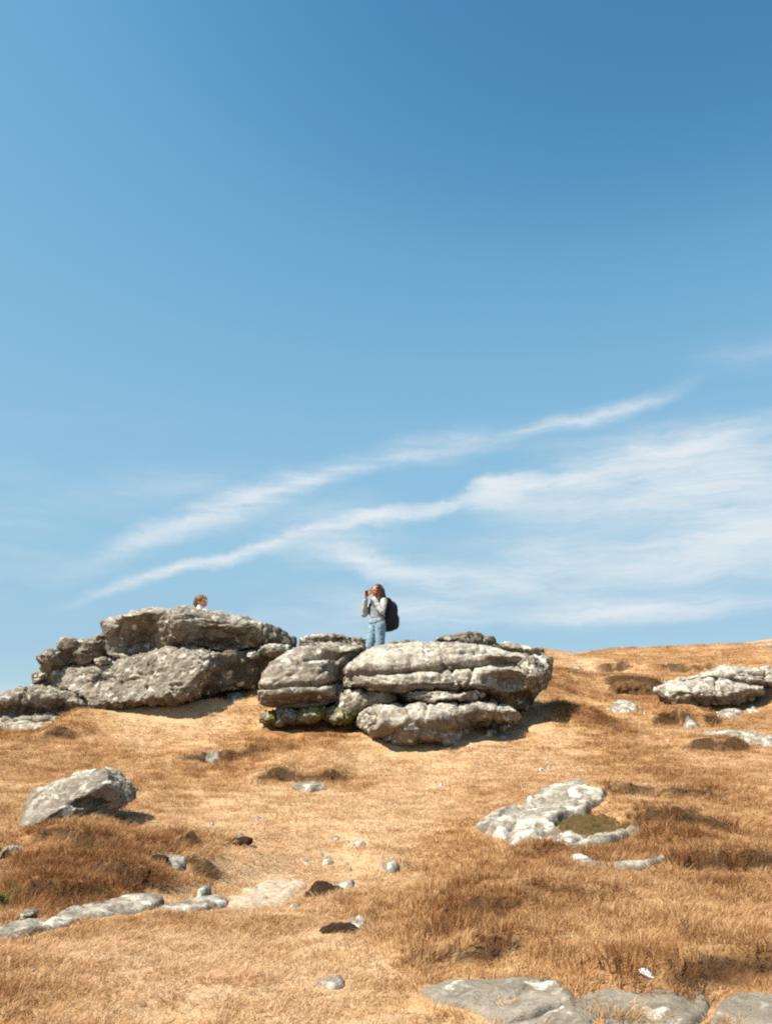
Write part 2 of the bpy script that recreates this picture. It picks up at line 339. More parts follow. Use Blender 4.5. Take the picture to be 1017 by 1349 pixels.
def rock_material(name, pale=0.0, dark=0.0, moss=0.0, warm=0.0, fine=1.0):
    m, nt, b = mat(name)
    P = nn(nt, 'ShaderNodeTexCoord').outputs['Object']
    sep = nn(nt, 'ShaderNodeSeparateXYZ'); nt.links.new(nn(nt, 'ShaderNodeNewGeometry').outputs['Normal'], sep.inputs[0])
    up = sep.outputs[2]
    big = noise(nt, P, 1.7, 5, .6)
    c = ramp(nt, big, [(0.28, (0.135, 0.108, 0.080)), (0.5, (0.235, 0.200, 0.155)), (0.72, (0.335, 0.292, 0.232))])
    grain = noise(nt, P, 38 * fine, 3, .7)
    c = mix(nt, 0.75, c, ramp(nt, grain, [(0.3, 0.62), (0.5, 0.98), (0.72, 1.3)]), 'MULTIPLY')
    # pale crustose lichen, mostly on faces that look up
    l1 = noise(nt, P, 5.5, 6, .68, .3); l2 = noise(nt, P, 17, 4, .6)
    lich = mth(nt, 'ADD', mth(nt, 'MULTIPLY', l1, 0.7), mth(nt, 'MULTIPLY', l2, 0.3))
    lich = mth(nt, 'ADD', lich, mth(nt, 'MULTIPLY', up, 0.10))
    lf = ramp(nt, lich, [(0.56 - pale, 0.0), (0.66 - pale, 0.85)])
    c = mix(nt, lf, c, (0.46, 0.42, 0.35))
    # black and brown algae / lichen stains
    s1 = noise(nt, P, 3.1, 6, .7, .5)
    sf = ramp(nt, mth(nt, 'SUBTRACT', s1, mth(nt, 'MULTIPLY', up, 0.07)), [(0.50 - dark, 0.0), (0.62 - dark, 0.8)])
    c = mix(nt, sf, c, (0.075, 0.062, 0.048))
    mpz = nn(nt, 'ShaderNodeMapping'); nt.links.new(P, mpz.inputs[0]); mpz.inputs['Scale'].default_value = (4.5, 4.5, .7)
    c = mix(nt, ramp(nt, noise(nt, mpz.outputs[0], 1.0, 5, .65, .4), [(0.52 - dark * .5, 0.0), (0.64 - dark * .5, 0.6)]), c, (0.085, 0.072, 0.058))
    v2 = nn(nt, 'ShaderNodeTexVoronoi', feature='SMOOTH_F1'); v2.inputs['Scale'].default_value = 4.2; v2.inputs['Randomness'].default_value = 1
    dv = nn(nt, 'ShaderNodeVectorMath', operation='ADD'); nt.links.new(P, dv.inputs[0])
    nvv = nn(nt, 'ShaderNodeTexNoise'); nvv.inputs['Scale'].default_value = 6; nvv.inputs['Detail'].default_value = 4; nt.links.new(P, nvv.inputs['Vector'])
    dvs = nn(nt, 'ShaderNodeVectorMath', operation='SCALE'); dvs.inputs['Scale'].default_value = .35; nt.links.new(nvv.outputs['Color'], dvs.inputs[0]); nt.links.new(dvs.outputs[0], dv.inputs[1])
    nt.links.new(dv.outputs[0], v2.inputs['Vector'])
    c = mix(nt, ramp(nt, mth(nt, 'SUBTRACT', v2.outputs['Distance'], mth(nt, 'MULTIPLY', up, .05 + pale)), [(0.17, 0.9), (0.24, 0.0)]), c, (0.54, 0.505, 0.43))
    sp = noise(nt, P, 24 * fine, 3, .6)
    c = mix(nt, ramp(nt, sp, [(0.62, 0.0), (0.70, 0.5)]), c, (0.09, 0.08, 0.065))
    if moss:
        g1 = noise(nt, P, 4.0, 5, .65, .3)
        c = mix(nt, ramp(nt, g1, [(0.62 - moss, 0.0), (0.72 - moss, 0.9)]), c, mix(nt, noise(nt, P, 30), (0.21, 0.19, 0.035), (0.085, 0.085, 0.02)))
    else:
        g1 = noise(nt, P, 2.3, 5, .65, .3)
        c = mix(nt, ramp(nt, g1, [(0.62, 0.0), (0.74, 0.6)]), c, (0.17, 0.15, 0.055))
    if warm: c = mix(nt, warm, c, (1.0, .86, .68), 'MULTIPLY')
    nt.links.new(c, b.inputs['Base Color'])
    hgt = mth(nt, 'ADD', mth(nt, 'MULTIPLY', noise(nt, P, 7 * fine, 6, .7), 1.0), mth(nt, 'MULTIPLY', grain, 0.25))
    vor = nn(nt, 'ShaderNodeTexVoronoi'); vor.inputs['Scale'].default_value = 9 * fine; nt.links.new(P, vor.inputs['Vector'])
    hgt = mth(nt, 'ADD', hgt, mth(nt, 'MULTIPLY', vor.outputs['Distance'], 0.35))
    bp = nn(nt, 'ShaderNodeBump'); bp.inputs['Strength'].default_value = 1.0; bp.inputs['Distance'].default_value = 0.055 / fine
    nt.links.new(hgt, bp.inputs['Height']); nt.links.new(bp.outputs[0], b.inputs['Normal'])
    return m
M_TOR = rock_material('tor_granite'); M_DARK = rock_material('shade_stained_granite', pale=-.08, dark=.09, warm=.3)  # second one: more stain, also puts shade into the turned and recessed blocks' colour
M_PALE = rock_material('lichen_granite', pale=.055, dark=-.03); M_MOSS = rock_material('mossy_granite', moss=.19)
M_FLAT = rock_material('flat_granite', pale=.01, dark=.03, fine=1.8); M_GREY = rock_material('grey_near_granite', pale=-.09, dark=-.02, fine=2.6)

STRAW = [(0.0, (0.60, 0.405, 0.235)), (0.35, (0.51, 0.308, 0.145)), (0.65, (0.40, 0.213, 0.090)), (1.0, (0.225, 0.098, 0.034))]
def ground_material():
    m, nt, b = mat('dry_turf')
    a = nn(nt, 'ShaderNodeAttribute', attribute_name='tone').outputs['Fac']
    P = nn(nt, 'ShaderNodeTexCoord').outputs['Object']
    f = mth(nt, 'ADD', a, mth(nt, 'MULTIPLY', mth(nt, 'SUBTRACT', noise(nt, P, 9, 6, .7), 0.5), 0.7))
    c = ramp(nt, f, STRAW)
    c = mix(nt, 0.8, c, ramp(nt, noise(nt, P, 45, 3, .7), [(0.3, 0.5), (0.7, 1.1)]), 'MULTIPLY')
    soil_shade = nn(nt, 'ShaderNodeAttribute', attribute_name='soil_shade').outputs['Fac']
    c = mix(nt, mth(nt, 'MULTIPLY', soil_shade, 0.9), c, mix(nt, noise(nt, P, 14), (0.022, 0.011, 0.005), (0.075, 0.036, 0.015)))  # bare peat on steep faces, its dark colour also standing in for bank shade
    nt.links.new(c, b.inputs['Base Color'])
    bp = nn(nt, 'ShaderNodeBump'); bp.inputs['Strength'].default_value = 0.8; bp.inputs['Distance'].default_value = 0.04
    nt.links.new(noise(nt, P, 30, 5, .7), bp.inputs['Height']); nt.links.new(bp.outputs[0], b.inputs['Normal'])
    return m
def grass_material():
    m, nt, b = mat('dry_grass_blades')
    a = nn(nt, 'ShaderNodeAttribute', attribute_name='tone', attribute_type='INSTANCER').outputs['Fac']
    r = nn(nt, 'ShaderNodeAttribute', attribute_name='vary', attribute_type='INSTANCER').outputs['Fac']
    bl = nn(nt, 'ShaderNodeAttribute', attribute_name='blade').outputs['Fac']
    f = mth(nt, 'ADD', a, mth(nt, 'MULTIPLY', mth(nt, 'SUBTRACT', r, 0.5), 0.55))
    f = mth(nt, 'ADD', f, mth(nt, 'MULTIPLY', mth(nt, 'SUBTRACT', bl, 0.5), 0.6))
    c = ramp(nt, f, STRAW)
    nt.links.new(c, b.inputs['Base Color']); b.inputs['Roughness'].default_value = 0.7
    tr = nn(nt, 'ShaderNodeBsdfTranslucent'); nt.links.new(c, tr.inputs[0])
    ms = nn(nt, 'ShaderNodeMixShader'); ms.inputs[0].default_value = 0.3
    nt.links.new(b.outputs[0], ms.inputs[1]); nt.links.new(tr.outputs[0], ms.inputs[2])
    nt.links.new(ms.outputs[0], nt.nodes['Material Output'].inputs[0])
    return m
def plain(name, col, rough=0.8, var=0.25, scale=30, spec=0.2):
    m, nt, b = mat(name)
    P = nn(nt, 'ShaderNodeTexCoord').outputs['Object']
    lo = tuple(v * (1 - var) for v in col); hi = tuple(min(1, v * (1 + var)) for v in col)
    nt.links.new(ramp(nt, noise(nt, P, scale, 4, .65), [(0.3, lo), (0.7, hi)]), b.inputs['Base Color'])
    b.inputs['Roughness'].default_value = rough; b.inputs['Specular IOR Level'].default_value = spec
    return m

# ------------------------------------------------------------------ objects
def tag(o, label=None, cat=None, group=None, kind=None):
    for k, v in (('label', label), ('category', cat), ('group', group), ('kind', kind)):
        if v: o[k] = v
    return o
def link(name, me, material=None, parent=None):
    o = bpy.data.objects.new(name, me); COL.objects.link(o)
    if material is not None and not me.materials: me.materials.append(material)
    if parent is not None: o.parent = parent
    return o
def mesh_np(name, V, F, smooth=True):
    """V (n,3); F either (m,4)/(m,3) array or a list of faces"""
    me = bpy.data.meshes.new(name); V = np.asarray(V, np.float32)
    if isinstance(F, np.ndarray):
        k = F.shape[1]; me.vertices.add(len(V)); me.vertices.foreach_set('co', V.ravel())
        me.loops.add(F.size); me.loops.foreach_set('vertex_index', F.ravel().astype(np.int32))
        me.polygons.add(len(F)); me.polygons.foreach_set('loop_start', np.arange(0, F.size, k, dtype=np.int32))
    else:
        me.from_pydata(V.tolist(), [], F)
    me.update(calc_edges=True)
    if smooth: me.polygons.foreach_set('use_smooth', np.ones(len(me.polygons), bool))
    me.validate(); me.update()
    return me

# ------------------------------------------------------------------ ground sheet
def axis(segs):
    out = []
    for (a, b, s0, s1) in segs:
        v, L = a, b - a
        while v < b - 1e-6:
            out.append(v); v += s0 + (s1 - s0) * (v - a) / L
    out.append(segs[-1][1]); return np.array(out)
ys = axis([(-600, -60, 120, 30), (-60, -4, 20, .6), (-4, 3, .5, .08), (3, 9, .045, .05), (9, 18, .05, .075), (18, 31, .08, .16), (31, 50, .3, 2), (50, 700, 5, 140)])
xp = axis([(0, 3.5, .05, .05), (3.5, 9, .055, .08), (9, 16, .09, .3), (16, 40, .4, 4), (40, 600, 6, 130)])
xs = np.concatenate([-xp[:0:-1], xp])
gx, gy = np.meshgrid(xs, ys)
gz = terrain(gx, gy).reshape(gx.shape)
dzx = np.gradient(gz, xs, axis=1); dzy = np.gradient(gz, ys, axis=0)
slope = np.hypot(dzx, dzy)
nx_, ny_ = len(xs), len(ys)
idx = np.arange(nx_ * ny_).reshape(ny_, nx_)
F = np.stack([idx[:-1, :-1], idx[:-1, 1:], idx[1:, 1:], idx[1:, :-1]], -1).reshape(-1, 4)
gm = mesh_np('ground', np.stack([gx.ravel(), gy.ravel(), gz.ravel()], 1), F)
at1 = gm.attributes.new('tone', 'FLOAT', 'POINT'); gtone = tone(gx, gy); at1.data.foreach_set('value', gtone.astype(np.float32))
at2 = gm.attributes.new('soil_shade', 'FLOAT', 'POINT'); gsoil_shade = np.clip((slope.ravel() - 0.75) / 0.45, 0, 1); at2.data.foreach_set('value', gsoil_shade.astype(np.float32))
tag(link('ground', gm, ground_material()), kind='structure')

# ------------------------------------------------------------------ rocks
OCC_C = 0.05; OCC_X0, OCC_Y0 = -20.0, 2.0; OCC = np.zeros((840, 680), bool)      # where rock covers the ground
def occupy(V):
    i = ((V[:, 0] - OCC_X0) / OCC_C).astype(int); j = ((V[:, 1] - OCC_Y0) / OCC_C).astype(int)
    ok = (i >= 0) & (i < OCC.shape[0]) & (j >= 0) & (j < OCC.shape[1]) & (V[:, 2] > terrain(V[:, 0], V[:, 1]) + 0.015)
    OCC[i[ok], j[ok]] = True

def resample(P, n, it=2):
    P = np.asarray(P, float)
    for _ in range(it):                                             # corner cutting
        Q = np.roll(P, -1, 0); P = np.stack([P * .8 + Q * .2, P * .2 + Q * .8], 1).reshape(-1, 2)
    L = np.linalg.norm(np.roll(P, -1, 0) - P, axis=1); c = np.concatenate([[0], np.cumsum(L)])
    t = np.linspace(0, c[-1], n, endpoint=False); Pc = np.concatenate([P, P[:1]])
    return np.stack([np.interp(t, c, Pc[:, 0]), np.interp(t, c, Pc[:, 1])], 1)
def edge_dist(Q, P):
    A, B = P, np.roll(P, -1, 0); out = np.full(len(Q), 1e9)
    for a, b in zip(A, B):
        d = b - a; t = np.clip(((Q - a) @ d) / max(d @ d, 1e-12), 0, 1)
        out = np.minimum(out, np.linalg.norm(Q - a - t[:, None] * d, axis=1))
    return out
def inside(Q, P):
    c = np.zeros(len(Q), bool); A, B = P, np.roll(P, -1, 0)
    for a, b in zip(A, B):
        m = ((a[1] > Q[:, 1]) != (b[1] > Q[:, 1]))
        xx = a[0] + (Q[:, 1] - a[1]) / (b[1] - a[1] + 1e-15) * (b[0] - a[0])
        c ^= m & (Q[:, 0] < xx)
    return c
def lump(outline, Y, a=0.0, b=0.0, D=.6, Db=.9, Rr=.4, dents=(), n=120, rings=26):
    """a solid whose front view is the outline: standing at distance Y, face turned by a (to the side) and b (leaning back), D deep to the front, Db to the rear"""
    O = resample(outline, n); cpx = O.mean(0)
    d = ray(*cpx); xc, zc = d[0] * Y / d[1], CZ + d[2] * Y / d[1]
    ss = 1 - np.linspace(0, 1, rings) ** 1.6; ss[-1] = 0
    PX = (cpx[None, None] + ss[:, None, None] * (O - cpx)[None]).reshape(-1, 2)
    ra = np.array([ray(*p) for p in PX])
    t = (Y - a * xc + b * (CZ - zc)) / (ra[:, 1] - a * ra[:, 0] - b * ra[:, 2])
    P3 = ra * t[:, None] + np.array([0, 0, CZ])
    pxm = FPX / Y
    dd = edge_dist(PX, O) / pxm; dd[:n] = 0
    prof = np.sqrt(np.clip(1 - (1 - np.minimum(dd / Rr, 1)) ** 2, 0, 1))
    off = np.zeros(len(PX))
    for (qx, qy, rx, ry, dep) in dents:
        off += dep * np.exp(-((PX[:, 0] - qx) / rx) ** 2 - ((PX[:, 1] - qy) / ry) ** 2)
    Fv = P3.copy(); Fv[:, 1] += -D * prof + off * np.minimum(prof * 1.5, 1)
    Bv = P3.copy(); Bv[:, 1] += Db * prof
    V = np.concatenate([Fv, Bv]); nf_ = len(Fv); faces = []
    for r in range(rings - 1):
        for i in range(n):
            j = (i + 1) % n; p, q, s, u = r * n + i, r * n + j, (r + 1) * n + j, (r + 1) * n + i
            faces.append((p, q, s, u))
            fb = lambda k: k if k < n else k + nf_
            faces.append((fb(q), fb(p), fb(u), fb(s)))
    # the two centres collapse; voxel remeshing closes them
    return V, faces
def remesh(parts, vox, it=2, lam=0.5):
    V, Fc, o = [], [], 0
    for v, f in parts:
        V.append(v); Fc += [tuple(k + o for k in q) for q in f]; o += len(v)
    me = bpy.data.meshes.new('tmp'); me.from_pydata(np.concatenate(V).tolist(), [], Fc); me.update()
    ob = bpy.data.objects.new('tmp', me); COL.objects.link(ob)
    md = ob.modifiers.new('r', 'REMESH'); md.mode = 'VOXEL'; md.voxel_size = vox
    dg = bpy.context.evaluated_depsgraph_get(); dg.update()
    out = bpy.data.meshes.new_from_object(ob.evaluated_get(dg))
    bpy.data.objects.remove(ob); bpy.data.meshes.remove(me)
    if it: smooth_me(out, it, lam)
    return out
def get_co(me):
    V = np.empty(len(me.vertices) * 3, np.float32); me.vertices.foreach_get('co', V); return V.reshape(-1, 3).astype(float)
def set_co(me, V): me.vertices.foreach_set('co', np.asarray(V, np.float32).ravel()); me.update()
def get_no(me):
    V = np.empty(len(me.vertices) * 3, np.float32); me.vertices.foreach_get('normal', V); return V.reshape(-1, 3).astype(float)
def smooth_me(me, it, lam=.5):
    E = np.empty(len(me.edges) * 2, np.int32); me.edges.foreach_get('vertices', E); E = E.reshape(-1, 2); V = get_co(me); n = len(V)
    deg = np.bincount(E.ravel(), minlength=n).clip(1)
    for _ in range(it):
        A = np.stack([np.bincount(E[:, 0], V[E[:, 1], k], n) + np.bincount(E[:, 1], V[E[:, 0], k], n) for k in range(3)], 1) / deg[:, None]
        V = V + lam * (A - V)
    set_co(me, V)

def rock(name, label, parts, material, vox=.03, amp=.10, f=1.3, fineamp=.022, strata=.03, cracks=(), cat='rock', group=None, seed=0, facet=0.0, cuts=(), fract=.055, rough=1.0, saw=.045, bed=4.2):
    """cracks: (list of px points, Y, half width m, depth m): bedding cracks running right through the rock"""
    me = remesh(parts, vox * .85, 1)
    rj = np.random.default_rng(seed + 500)
    V, Nn = get_co(me), get_no(me); Q = V + seed * 17.31
    disp = amp * fbm(Q * f, 3) + fineamp * fbm(Q * f * 5, 4, .6) + strata * ridged(Q * np.array([1.1, 1.1, 5.0]) * f, 3)
    disp += fineamp * 1.4 * np.minimum(0, 0.25 - np.abs(perlin(Q * f * 2.6))) * -1.0 * 0.5
    if facet:
        q = fbm(Q * f * 1.6, 2); disp += facet * (np.round(q * 3.5) / 3.5 - q)
    for sd, st in ((0, (1.0, 1.0, 2.4)), (31.7, (1.7, 1.2, .8))):
        fr_ = perlin(Q * np.array(st) * f * .8 + sd); msk = np.clip(perlin(Q * .9 * f + sd + 3) * 2 + .55, 0, 1)
        disp -= fract * msk * np.exp(-(fr_ / .045) ** 2)
    lay = Q[:, 2] * bed + .55 * perlin(Q * .8 * f) + .18 * perlin(Q * 3.1)
    fl = lay - np.floor(lay); mk = np.clip(perlin(np.stack([Q[:, 0] * .7, Q[:, 1] * .7, np.floor(lay) * 3.1], 1) + 4) * 2.5 + .35, 0, 1)
    disp += saw * mk * (fl - .5 - 1.4 * np.exp(-(np.minimum(fl, 1 - fl) / .07) ** 2) * .5)          # bedding: each layer juts a little over the one below
    for _j in range(3):                                             # straight joints
        an = rj.uniform(0, 3.14); n3 = np.array([math.cos(an), math.sin(an) * .6, rj.normal(0, .25)]); n3 /= np.linalg.norm(n3)
        dj = (V - V.mean(0)) @ n3 - rj.normal(0, .55) + .03 * perlin(Q * 3) + .012 * perlin(Q * 11)
        disp -= fract * 1.2 * np.clip(perlin(Q * .8 + _j * 9) * 3 + .8, 0, 1) * np.exp(-(dj / .022) ** 2)
    pits = perlin(Q * 5.1); disp -= fineamp * 1.6 * np.clip(pits - 0.35, 0, 1)
    for pts, Y, w, dep in cracks:
        pt = []
        for p in pts:
            d = ray(*p); pt.append((d[0] * Y / d[1], CZ + d[2] * Y / d[1]))
        pt = np.array(pt); o_ = np.argsort(pt[:, 0]); pt = pt[o_]
        zc = np.interp(V[:, 0], pt[:, 0], pt[:, 1]) + 0.035 * perlin(Q * 2.2) + 0.015 * perlin(Q * 7)
        ww = w * (0.7 + 0.6 * perlin(Q * 1.7 + 5))
        endf = np.clip(np.minimum(V[:, 0] - pt[0, 0], pt[-1, 0] - V[:, 0]) / 0.15 + .5, 0, 1)
        disp -= dep * endf * np.exp(-((V[:, 2] - zc) / np.maximum(ww, .012)) ** 2)
    V = V + Nn * disp[:, None]
    ctr = V.mean(0)
    if not cuts and saw > .03:                                      # a few broken corners
        cuts = [(rj.normal(), -abs(rj.normal()) - .2, rj.normal(0, .6), rj.uniform(.86, .95)) for _c in range(6)]
    for (nx0, ny0, nz0, fr) in cuts:                                # broken flat faces
        n3 = np.array([nx0, ny0, nz0], float); n3 /= np.linalg.norm(n3)
        h_ = (V - ctr) @ n3; lim = h_.max() * fr + .05 * rough * fbm(Q * 3.1, 4, .6) + .02 * rough * ridged(Q * 7, 2)
        V = V - np.maximum(h_ - lim, 0)[:, None] * n3 * .92
    occupy(V)
    c = V.mean(0); c[2] = V[:, 2].min(); set_co(me, V - c)
    me.polygons.foreach_set('use_smooth', np.ones(len(me.polygons), bool))
    o = link(name, me, material); o.location = c
    return tag(o, label, cat, group)

LO, CO, RO = 'granite blocks of the left outcrop', 'granite slabs of the middle outcrop', 'granite slabs of the right outcrop'
# ---- left outcrop
rock('boulder', 'big rounded grey boulder capping the left outcrop, person\'s head above it',
     [lump([(131, 838), (134, 822), (152, 816), (166, 808), (186, 803), (215, 802), (240, 803), (264, 806), (290, 809), (315, 812), (345, 821), (352, 838), (340, 853), (312, 857), (290, 857), (262, 851), (230, 855), (200, 862), (170, 872), (148, 872), (137, 858)],
           16.9, a=.10, b=.55, D=.75, Db=1.3, Rr=.42,
           dents=[(185, 842, 36, 20, .85), (170, 858, 28, 14, .45), (190, 812, 50, 7, -.2), (245, 830, 16, 26, -.30), (310, 845, 36, 13, .60), (290, 850, 20, 10, .4), (280, 812, 60, 6, -.12)])],
     M_TOR, amp=.09, f=1.2, strata=.03, cracks=[([(268, 818), (300, 816), (345, 823)], 16.4, .035, .22), ([(262, 829), (300, 832)], 16.4, .03, .1)], group=LO, seed=1)
rock('boulder', 'dark wedge of rock at right end of the left outcrop, under the skyline',
     [lump([(322, 822), (345, 819), (368, 825), (385, 836), (392, 848), (386, 854), (360, 852), (335, 851), (325, 838)], 17.1, a=.75, b=-.12, D=.28, Db=1.0, Rr=.22)],
     M_DARK, amp=.05, group=LO, seed=2)
rock('boulder', 'knobbly jutting rock on the left shoulder of the left outcrop',
     [lump([(49, 874), (52, 863), (70, 858), (84, 848), (100, 845), (118, 842), (134, 834), (146, 846), (144, 864), (126, 873), (105, 872), (86, 880), (70, 884), (56, 882)], 16.7, a=-.05, b=.15, D=.42, Db=.8, Rr=.28,
           dents=[(95, 864, 14, 9, .32), (130, 858, 8, 10, .22), (72, 870, 10, 7, -.15), (112, 852, 8, 6, .15)])],
     M_TOR, amp=.10, f=2.2, strata=.05, fineamp=.035, group=LO, seed=3)
rock('stone', 'small stone wedged beneath the knobbly jutting rock',
     [lump([(124, 874), (130, 867), (142, 865), (150, 870), (146, 876), (132, 878)], 16.4, D=.2, Db=.3, Rr=.12)], M_TOR, amp=.03, f=3, cat='stone', seed=4)
rock('boulder', 'long lower block of the left outcrop with pitted sunlit front face',
     [lump([(43, 890), (56, 885), (82, 879), (106, 874), (140, 873), (168, 867), (200, 859), (228, 852), (256, 852), (278, 856), (290, 862), (282, 885), (262, 905), (256, 922), (236, 924), (190, 930), (160, 934), (126, 937), (104, 918), (84, 913), (62, 911), (46, 905)], 16.4, a=-.26, b=.60, D=.42, Db=1.3, Rr=.22,
           dents=[(66, 900, 18, 8, .5), (190, 930, 60, 5, .2), (140, 900, 20, 6, .12), (230, 880, 50, 20, -.1)])],
     M_TOR, cuts=[(-.30, -1, .5, .84)], amp=.07, f=1.8, fineamp=.045, strata=.035, cracks=[([(125, 912), (160, 908), (200, 905), (250, 902)], 16.1, .025, .06), ([(165, 900), (190, 893)], 16.1, .03, .09)], group=LO, seed=5)
rock('boulder', 'shadowed block turned to the right beside the pitted sunlit block',
     [lump([(254, 866), (288, 860), (320, 856), (345, 854), (368, 850), (380, 858), (362, 875), (348, 898), (335, 905), (305, 910), (272, 916), (256, 914)], 16.75, a=1.05, b=.02, D=.18, Db=1.1, Rr=.2,
           dents=[(300, 890, 14, 30, .14), (330, 880, 12, 20, -.1)])],
     M_DARK, amp=.06, f=1.5, strata=.03, group=LO, seed=6)
rock('slab', 'pale ledge slab poking out under the dark wedge of rock',
     [lump([(338, 856), (352, 849), (372, 848), (388, 853), (381, 861), (362, 866), (346, 864)], 16.75, a=.15, b=.5, D=.3, Db=.5, Rr=.14)], M_PALE, amp=.03, f=2, group=LO, seed=7)
rock('stone', 'pale stone set in the face of the shadowed right block',
     [lump([(324, 862), (336, 858), (344, 862), (340, 868), (327, 868)], 16.2, a=.5, b=.4, D=.2, Db=.3, Rr=.1)], M_TOR, amp=.02, f=3, cat='stone', seed=8)
rock('boulder', 'low sloping slab running off the left edge of the photo',
     [lump([(-60, 965), (-45, 935), (-15, 922), (10, 912), (32, 904), (52, 903), (82, 912), (106, 914), (127, 924), (127, 937), (82, 950), (30, 957), (-5, 964)], 16.0, a=.02, b=.5, D=.35, Db=1.1, Rr=.2,
           dents=[(60, 938, 60, 9, .5), (95, 930, 24, 8, .2), (0, 945, 8, 10, .2)])],
     M_TOR, amp=.07, f=1.7, fineamp=.03, strata=.04, group=LO, seed=9)
# ---- middle outcrop
rock('slab', 'smooth domed top slab of the middle outcrop with pale lichen',
     [lump([(449, 890), (460, 870), (490, 855), (528, 847), (562, 844), (597, 845), (625, 848), (668, 856), (698, 864), (706, 875), (684, 884), (649, 882), (618, 885), (580, 888), (545, 893), (510, 895), (478, 894)], 15.2, a=.04, b=1.1, D=.55, Db=1.2, Rr=.28,
           dents=[(670, 876, 26, 7, .35)])],
     M_PALE, amp=.04, f=1.1, fineamp=.016, strata=.015, saw=.015, fract=.03, cracks=[([(600, 862), (640, 858), (700, 872)], 15.2, .03, .08)], group=CO, seed=11)
rock('slab', 'second layer down in the middle outcrop, long pale ledge with rounded edge',
     [lump([(445, 900), (452, 890), (480, 889), (510, 889), (545, 886), (580, 883), (618, 880), (649, 878), (690, 878), (704, 890), (696, 908), (660, 912), (623, 911), (588, 911), (553, 912), (523, 913), (493, 912), (466, 908)], 14.95, a=.05, b=.75, D=.55, Db=1.2, Rr=.14,
           dents=[(672, 900, 28, 14, .7)])],
     M_PALE, amp=.05, f=1.3, fineamp=.025, strata=.02, group=CO, seed=12)
rock('slab', 'thin third layer between the long ledge and the lowest slab of the middle outcrop',
     [lump([(521, 918), (527, 911), (554, 909), (597, 909), (632, 909), (640, 914), (634, 924), (597, 927), (562, 928), (536, 926)], 14.75, a=.05, b=.6, D=.42, Db=1.2, Rr=.10)],
     M_PALE, amp=.035, f=1.6, group=CO, seed=13)
rock('slab', 'recessed grey block left of the thin third layer in the middle outcrop',
     [lump([(441, 938), (449, 908), (471, 906), (502, 908), (523, 911), (523, 928), (502, 932), (484, 940), (462, 950), (446, 948)], 15.0, a=-.2, b=.4, D=.5, Db=1.0, Rr=.18)],
     M_TOR, amp=.06, f=1.8, group=CO, seed=14)
rock('boulder', 'lowest slab of the middle outcrop with bright front and dark underside',
     [lump([(458, 952), (482, 934), (510, 926), (562, 926), (632, 924), (668, 930), (692, 940), (686, 952), (652, 967), (622, 982), (588, 986), (560, 982), (536, 984), (506, 978), (487, 966)], 14.45, a=.10, b=.50, D=.55, Db=1.1, Rr=.34,
           dents=[(645, 966, 48, 19, 1.05), (505, 970, 26, 8, .35), (560, 945, 40, 14, -.1)])],
     M_PALE, amp=.06, f=1.2, fineamp=.028, strata=.015, group=CO, seed=15)
rock('boulder', 'dark recessed block under the right side of the middle outcrop',
     [lump([(630, 908), (660, 905), (700, 895), (712, 905), (702, 925), (690, 942), (660, 936), (632, 930)], 15.8, a=.5, b=.1, D=.35, Db=.9, Rr=.2)],
     M_DARK, amp=.07, f=1.8, group=CO, seed=16)
rock('boulder', 'lumpy right end block of the middle outcrop beside brown bracken',
     [lump([(676, 872), (686, 862), (704, 864), (720, 867), (730, 880), (724, 898), (704, 914), (688, 902), (680, 885)], 15.3, a=.35, b=.5, D=.55, Db=.9, Rr=.3, dents=[(700, 905, 18, 8, .3)])],
     M_TOR, amp=.09, f=2.0, fineamp=.035, group=CO, seed=17)
rock('slab', 'small dark-ended slab at top right of the middle outcrop',
     [lump([(640, 851), (665, 849), (695, 852), (714, 853), (722, 866), (712, 871), (690, 866), (660, 859)], 15.9, a=.2, b=.5, D=.35, Db=.9, Rr=.14, dents=[(712, 862, 8, 6, .2)])],
     M_TOR, amp=.05, f=2, group=CO, seed=18)
rock('slab', 'dark low slab on the skyline behind the domed top slab',
     [lump([(566, 846), (584, 837), (612, 831), (636, 833), (656, 843), (655, 852), (625, 856), (590, 854)], 17.2, a=.35, b=.25, D=.35, Db=1.0, Rr=.3, dents=[(625, 842, 25, 8, .15)])],
     M_DARK, amp=.05, f=1.6, group=CO, seed=19)
rock('slab', 'flat lichened slab on the skyline left of the standing woman',
     [lump([(391, 856), (395, 840), (420, 834), (445, 836), (465, 839), (485, 842), (486, 858), (450, 862)], 18.0, a=.05, b=.35, D=.3, Db=.55, Rr=.16, dents=[(440, 846, 30, 4, .2), (463, 846, 3, 9, .2)])],
     M_TOR, amp=.05, f=2.2, strata=.05, cracks=[([(392, 846), (486, 848)], 16.8, .03, .1)], group=CO, seed=20)
rock('slab', 'thin dark slab edge on the skyline right of the standing woman',
     [lump([(505, 851), (512, 846), (540, 844), (558, 846), (558, 856), (520, 858)], 16.6, a=.1, b=.3, D=.25, Db=.5, Rr=.1)],
     M_DARK, amp=.02, f=2, group=CO, seed=21)
rock('boulder', 'pillow-shaped grey boulder forming left end of the middle outcrop',
     [lump([(340, 910), (345, 892), (362, 871), (384, 857), (414, 850), (450, 848), (484, 852), (474, 864), (462, 876), (454, 892), (454, 910), (448, 922), (430, 929), (398, 931), (363, 932), (344, 928)], 15.15, a=-.06, b=.62, D=.55, Db=1.2, Rr=.30,
           dents=[(395, 928, 60, 6, .4), (450, 900, 14, 26, .4), (430, 866, 30, 5, .12)])],
     M_TOR, amp=.05, f=1.3, fineamp=.02, saw=.02, fract=.035, cracks=[([(338, 908), (380, 905), (430, 901), (452, 898)], 14.9, .035, .16), ([(405, 872), (440, 866), (470, 862)], 15.2, .03, .14)], group=CO, seed=22)
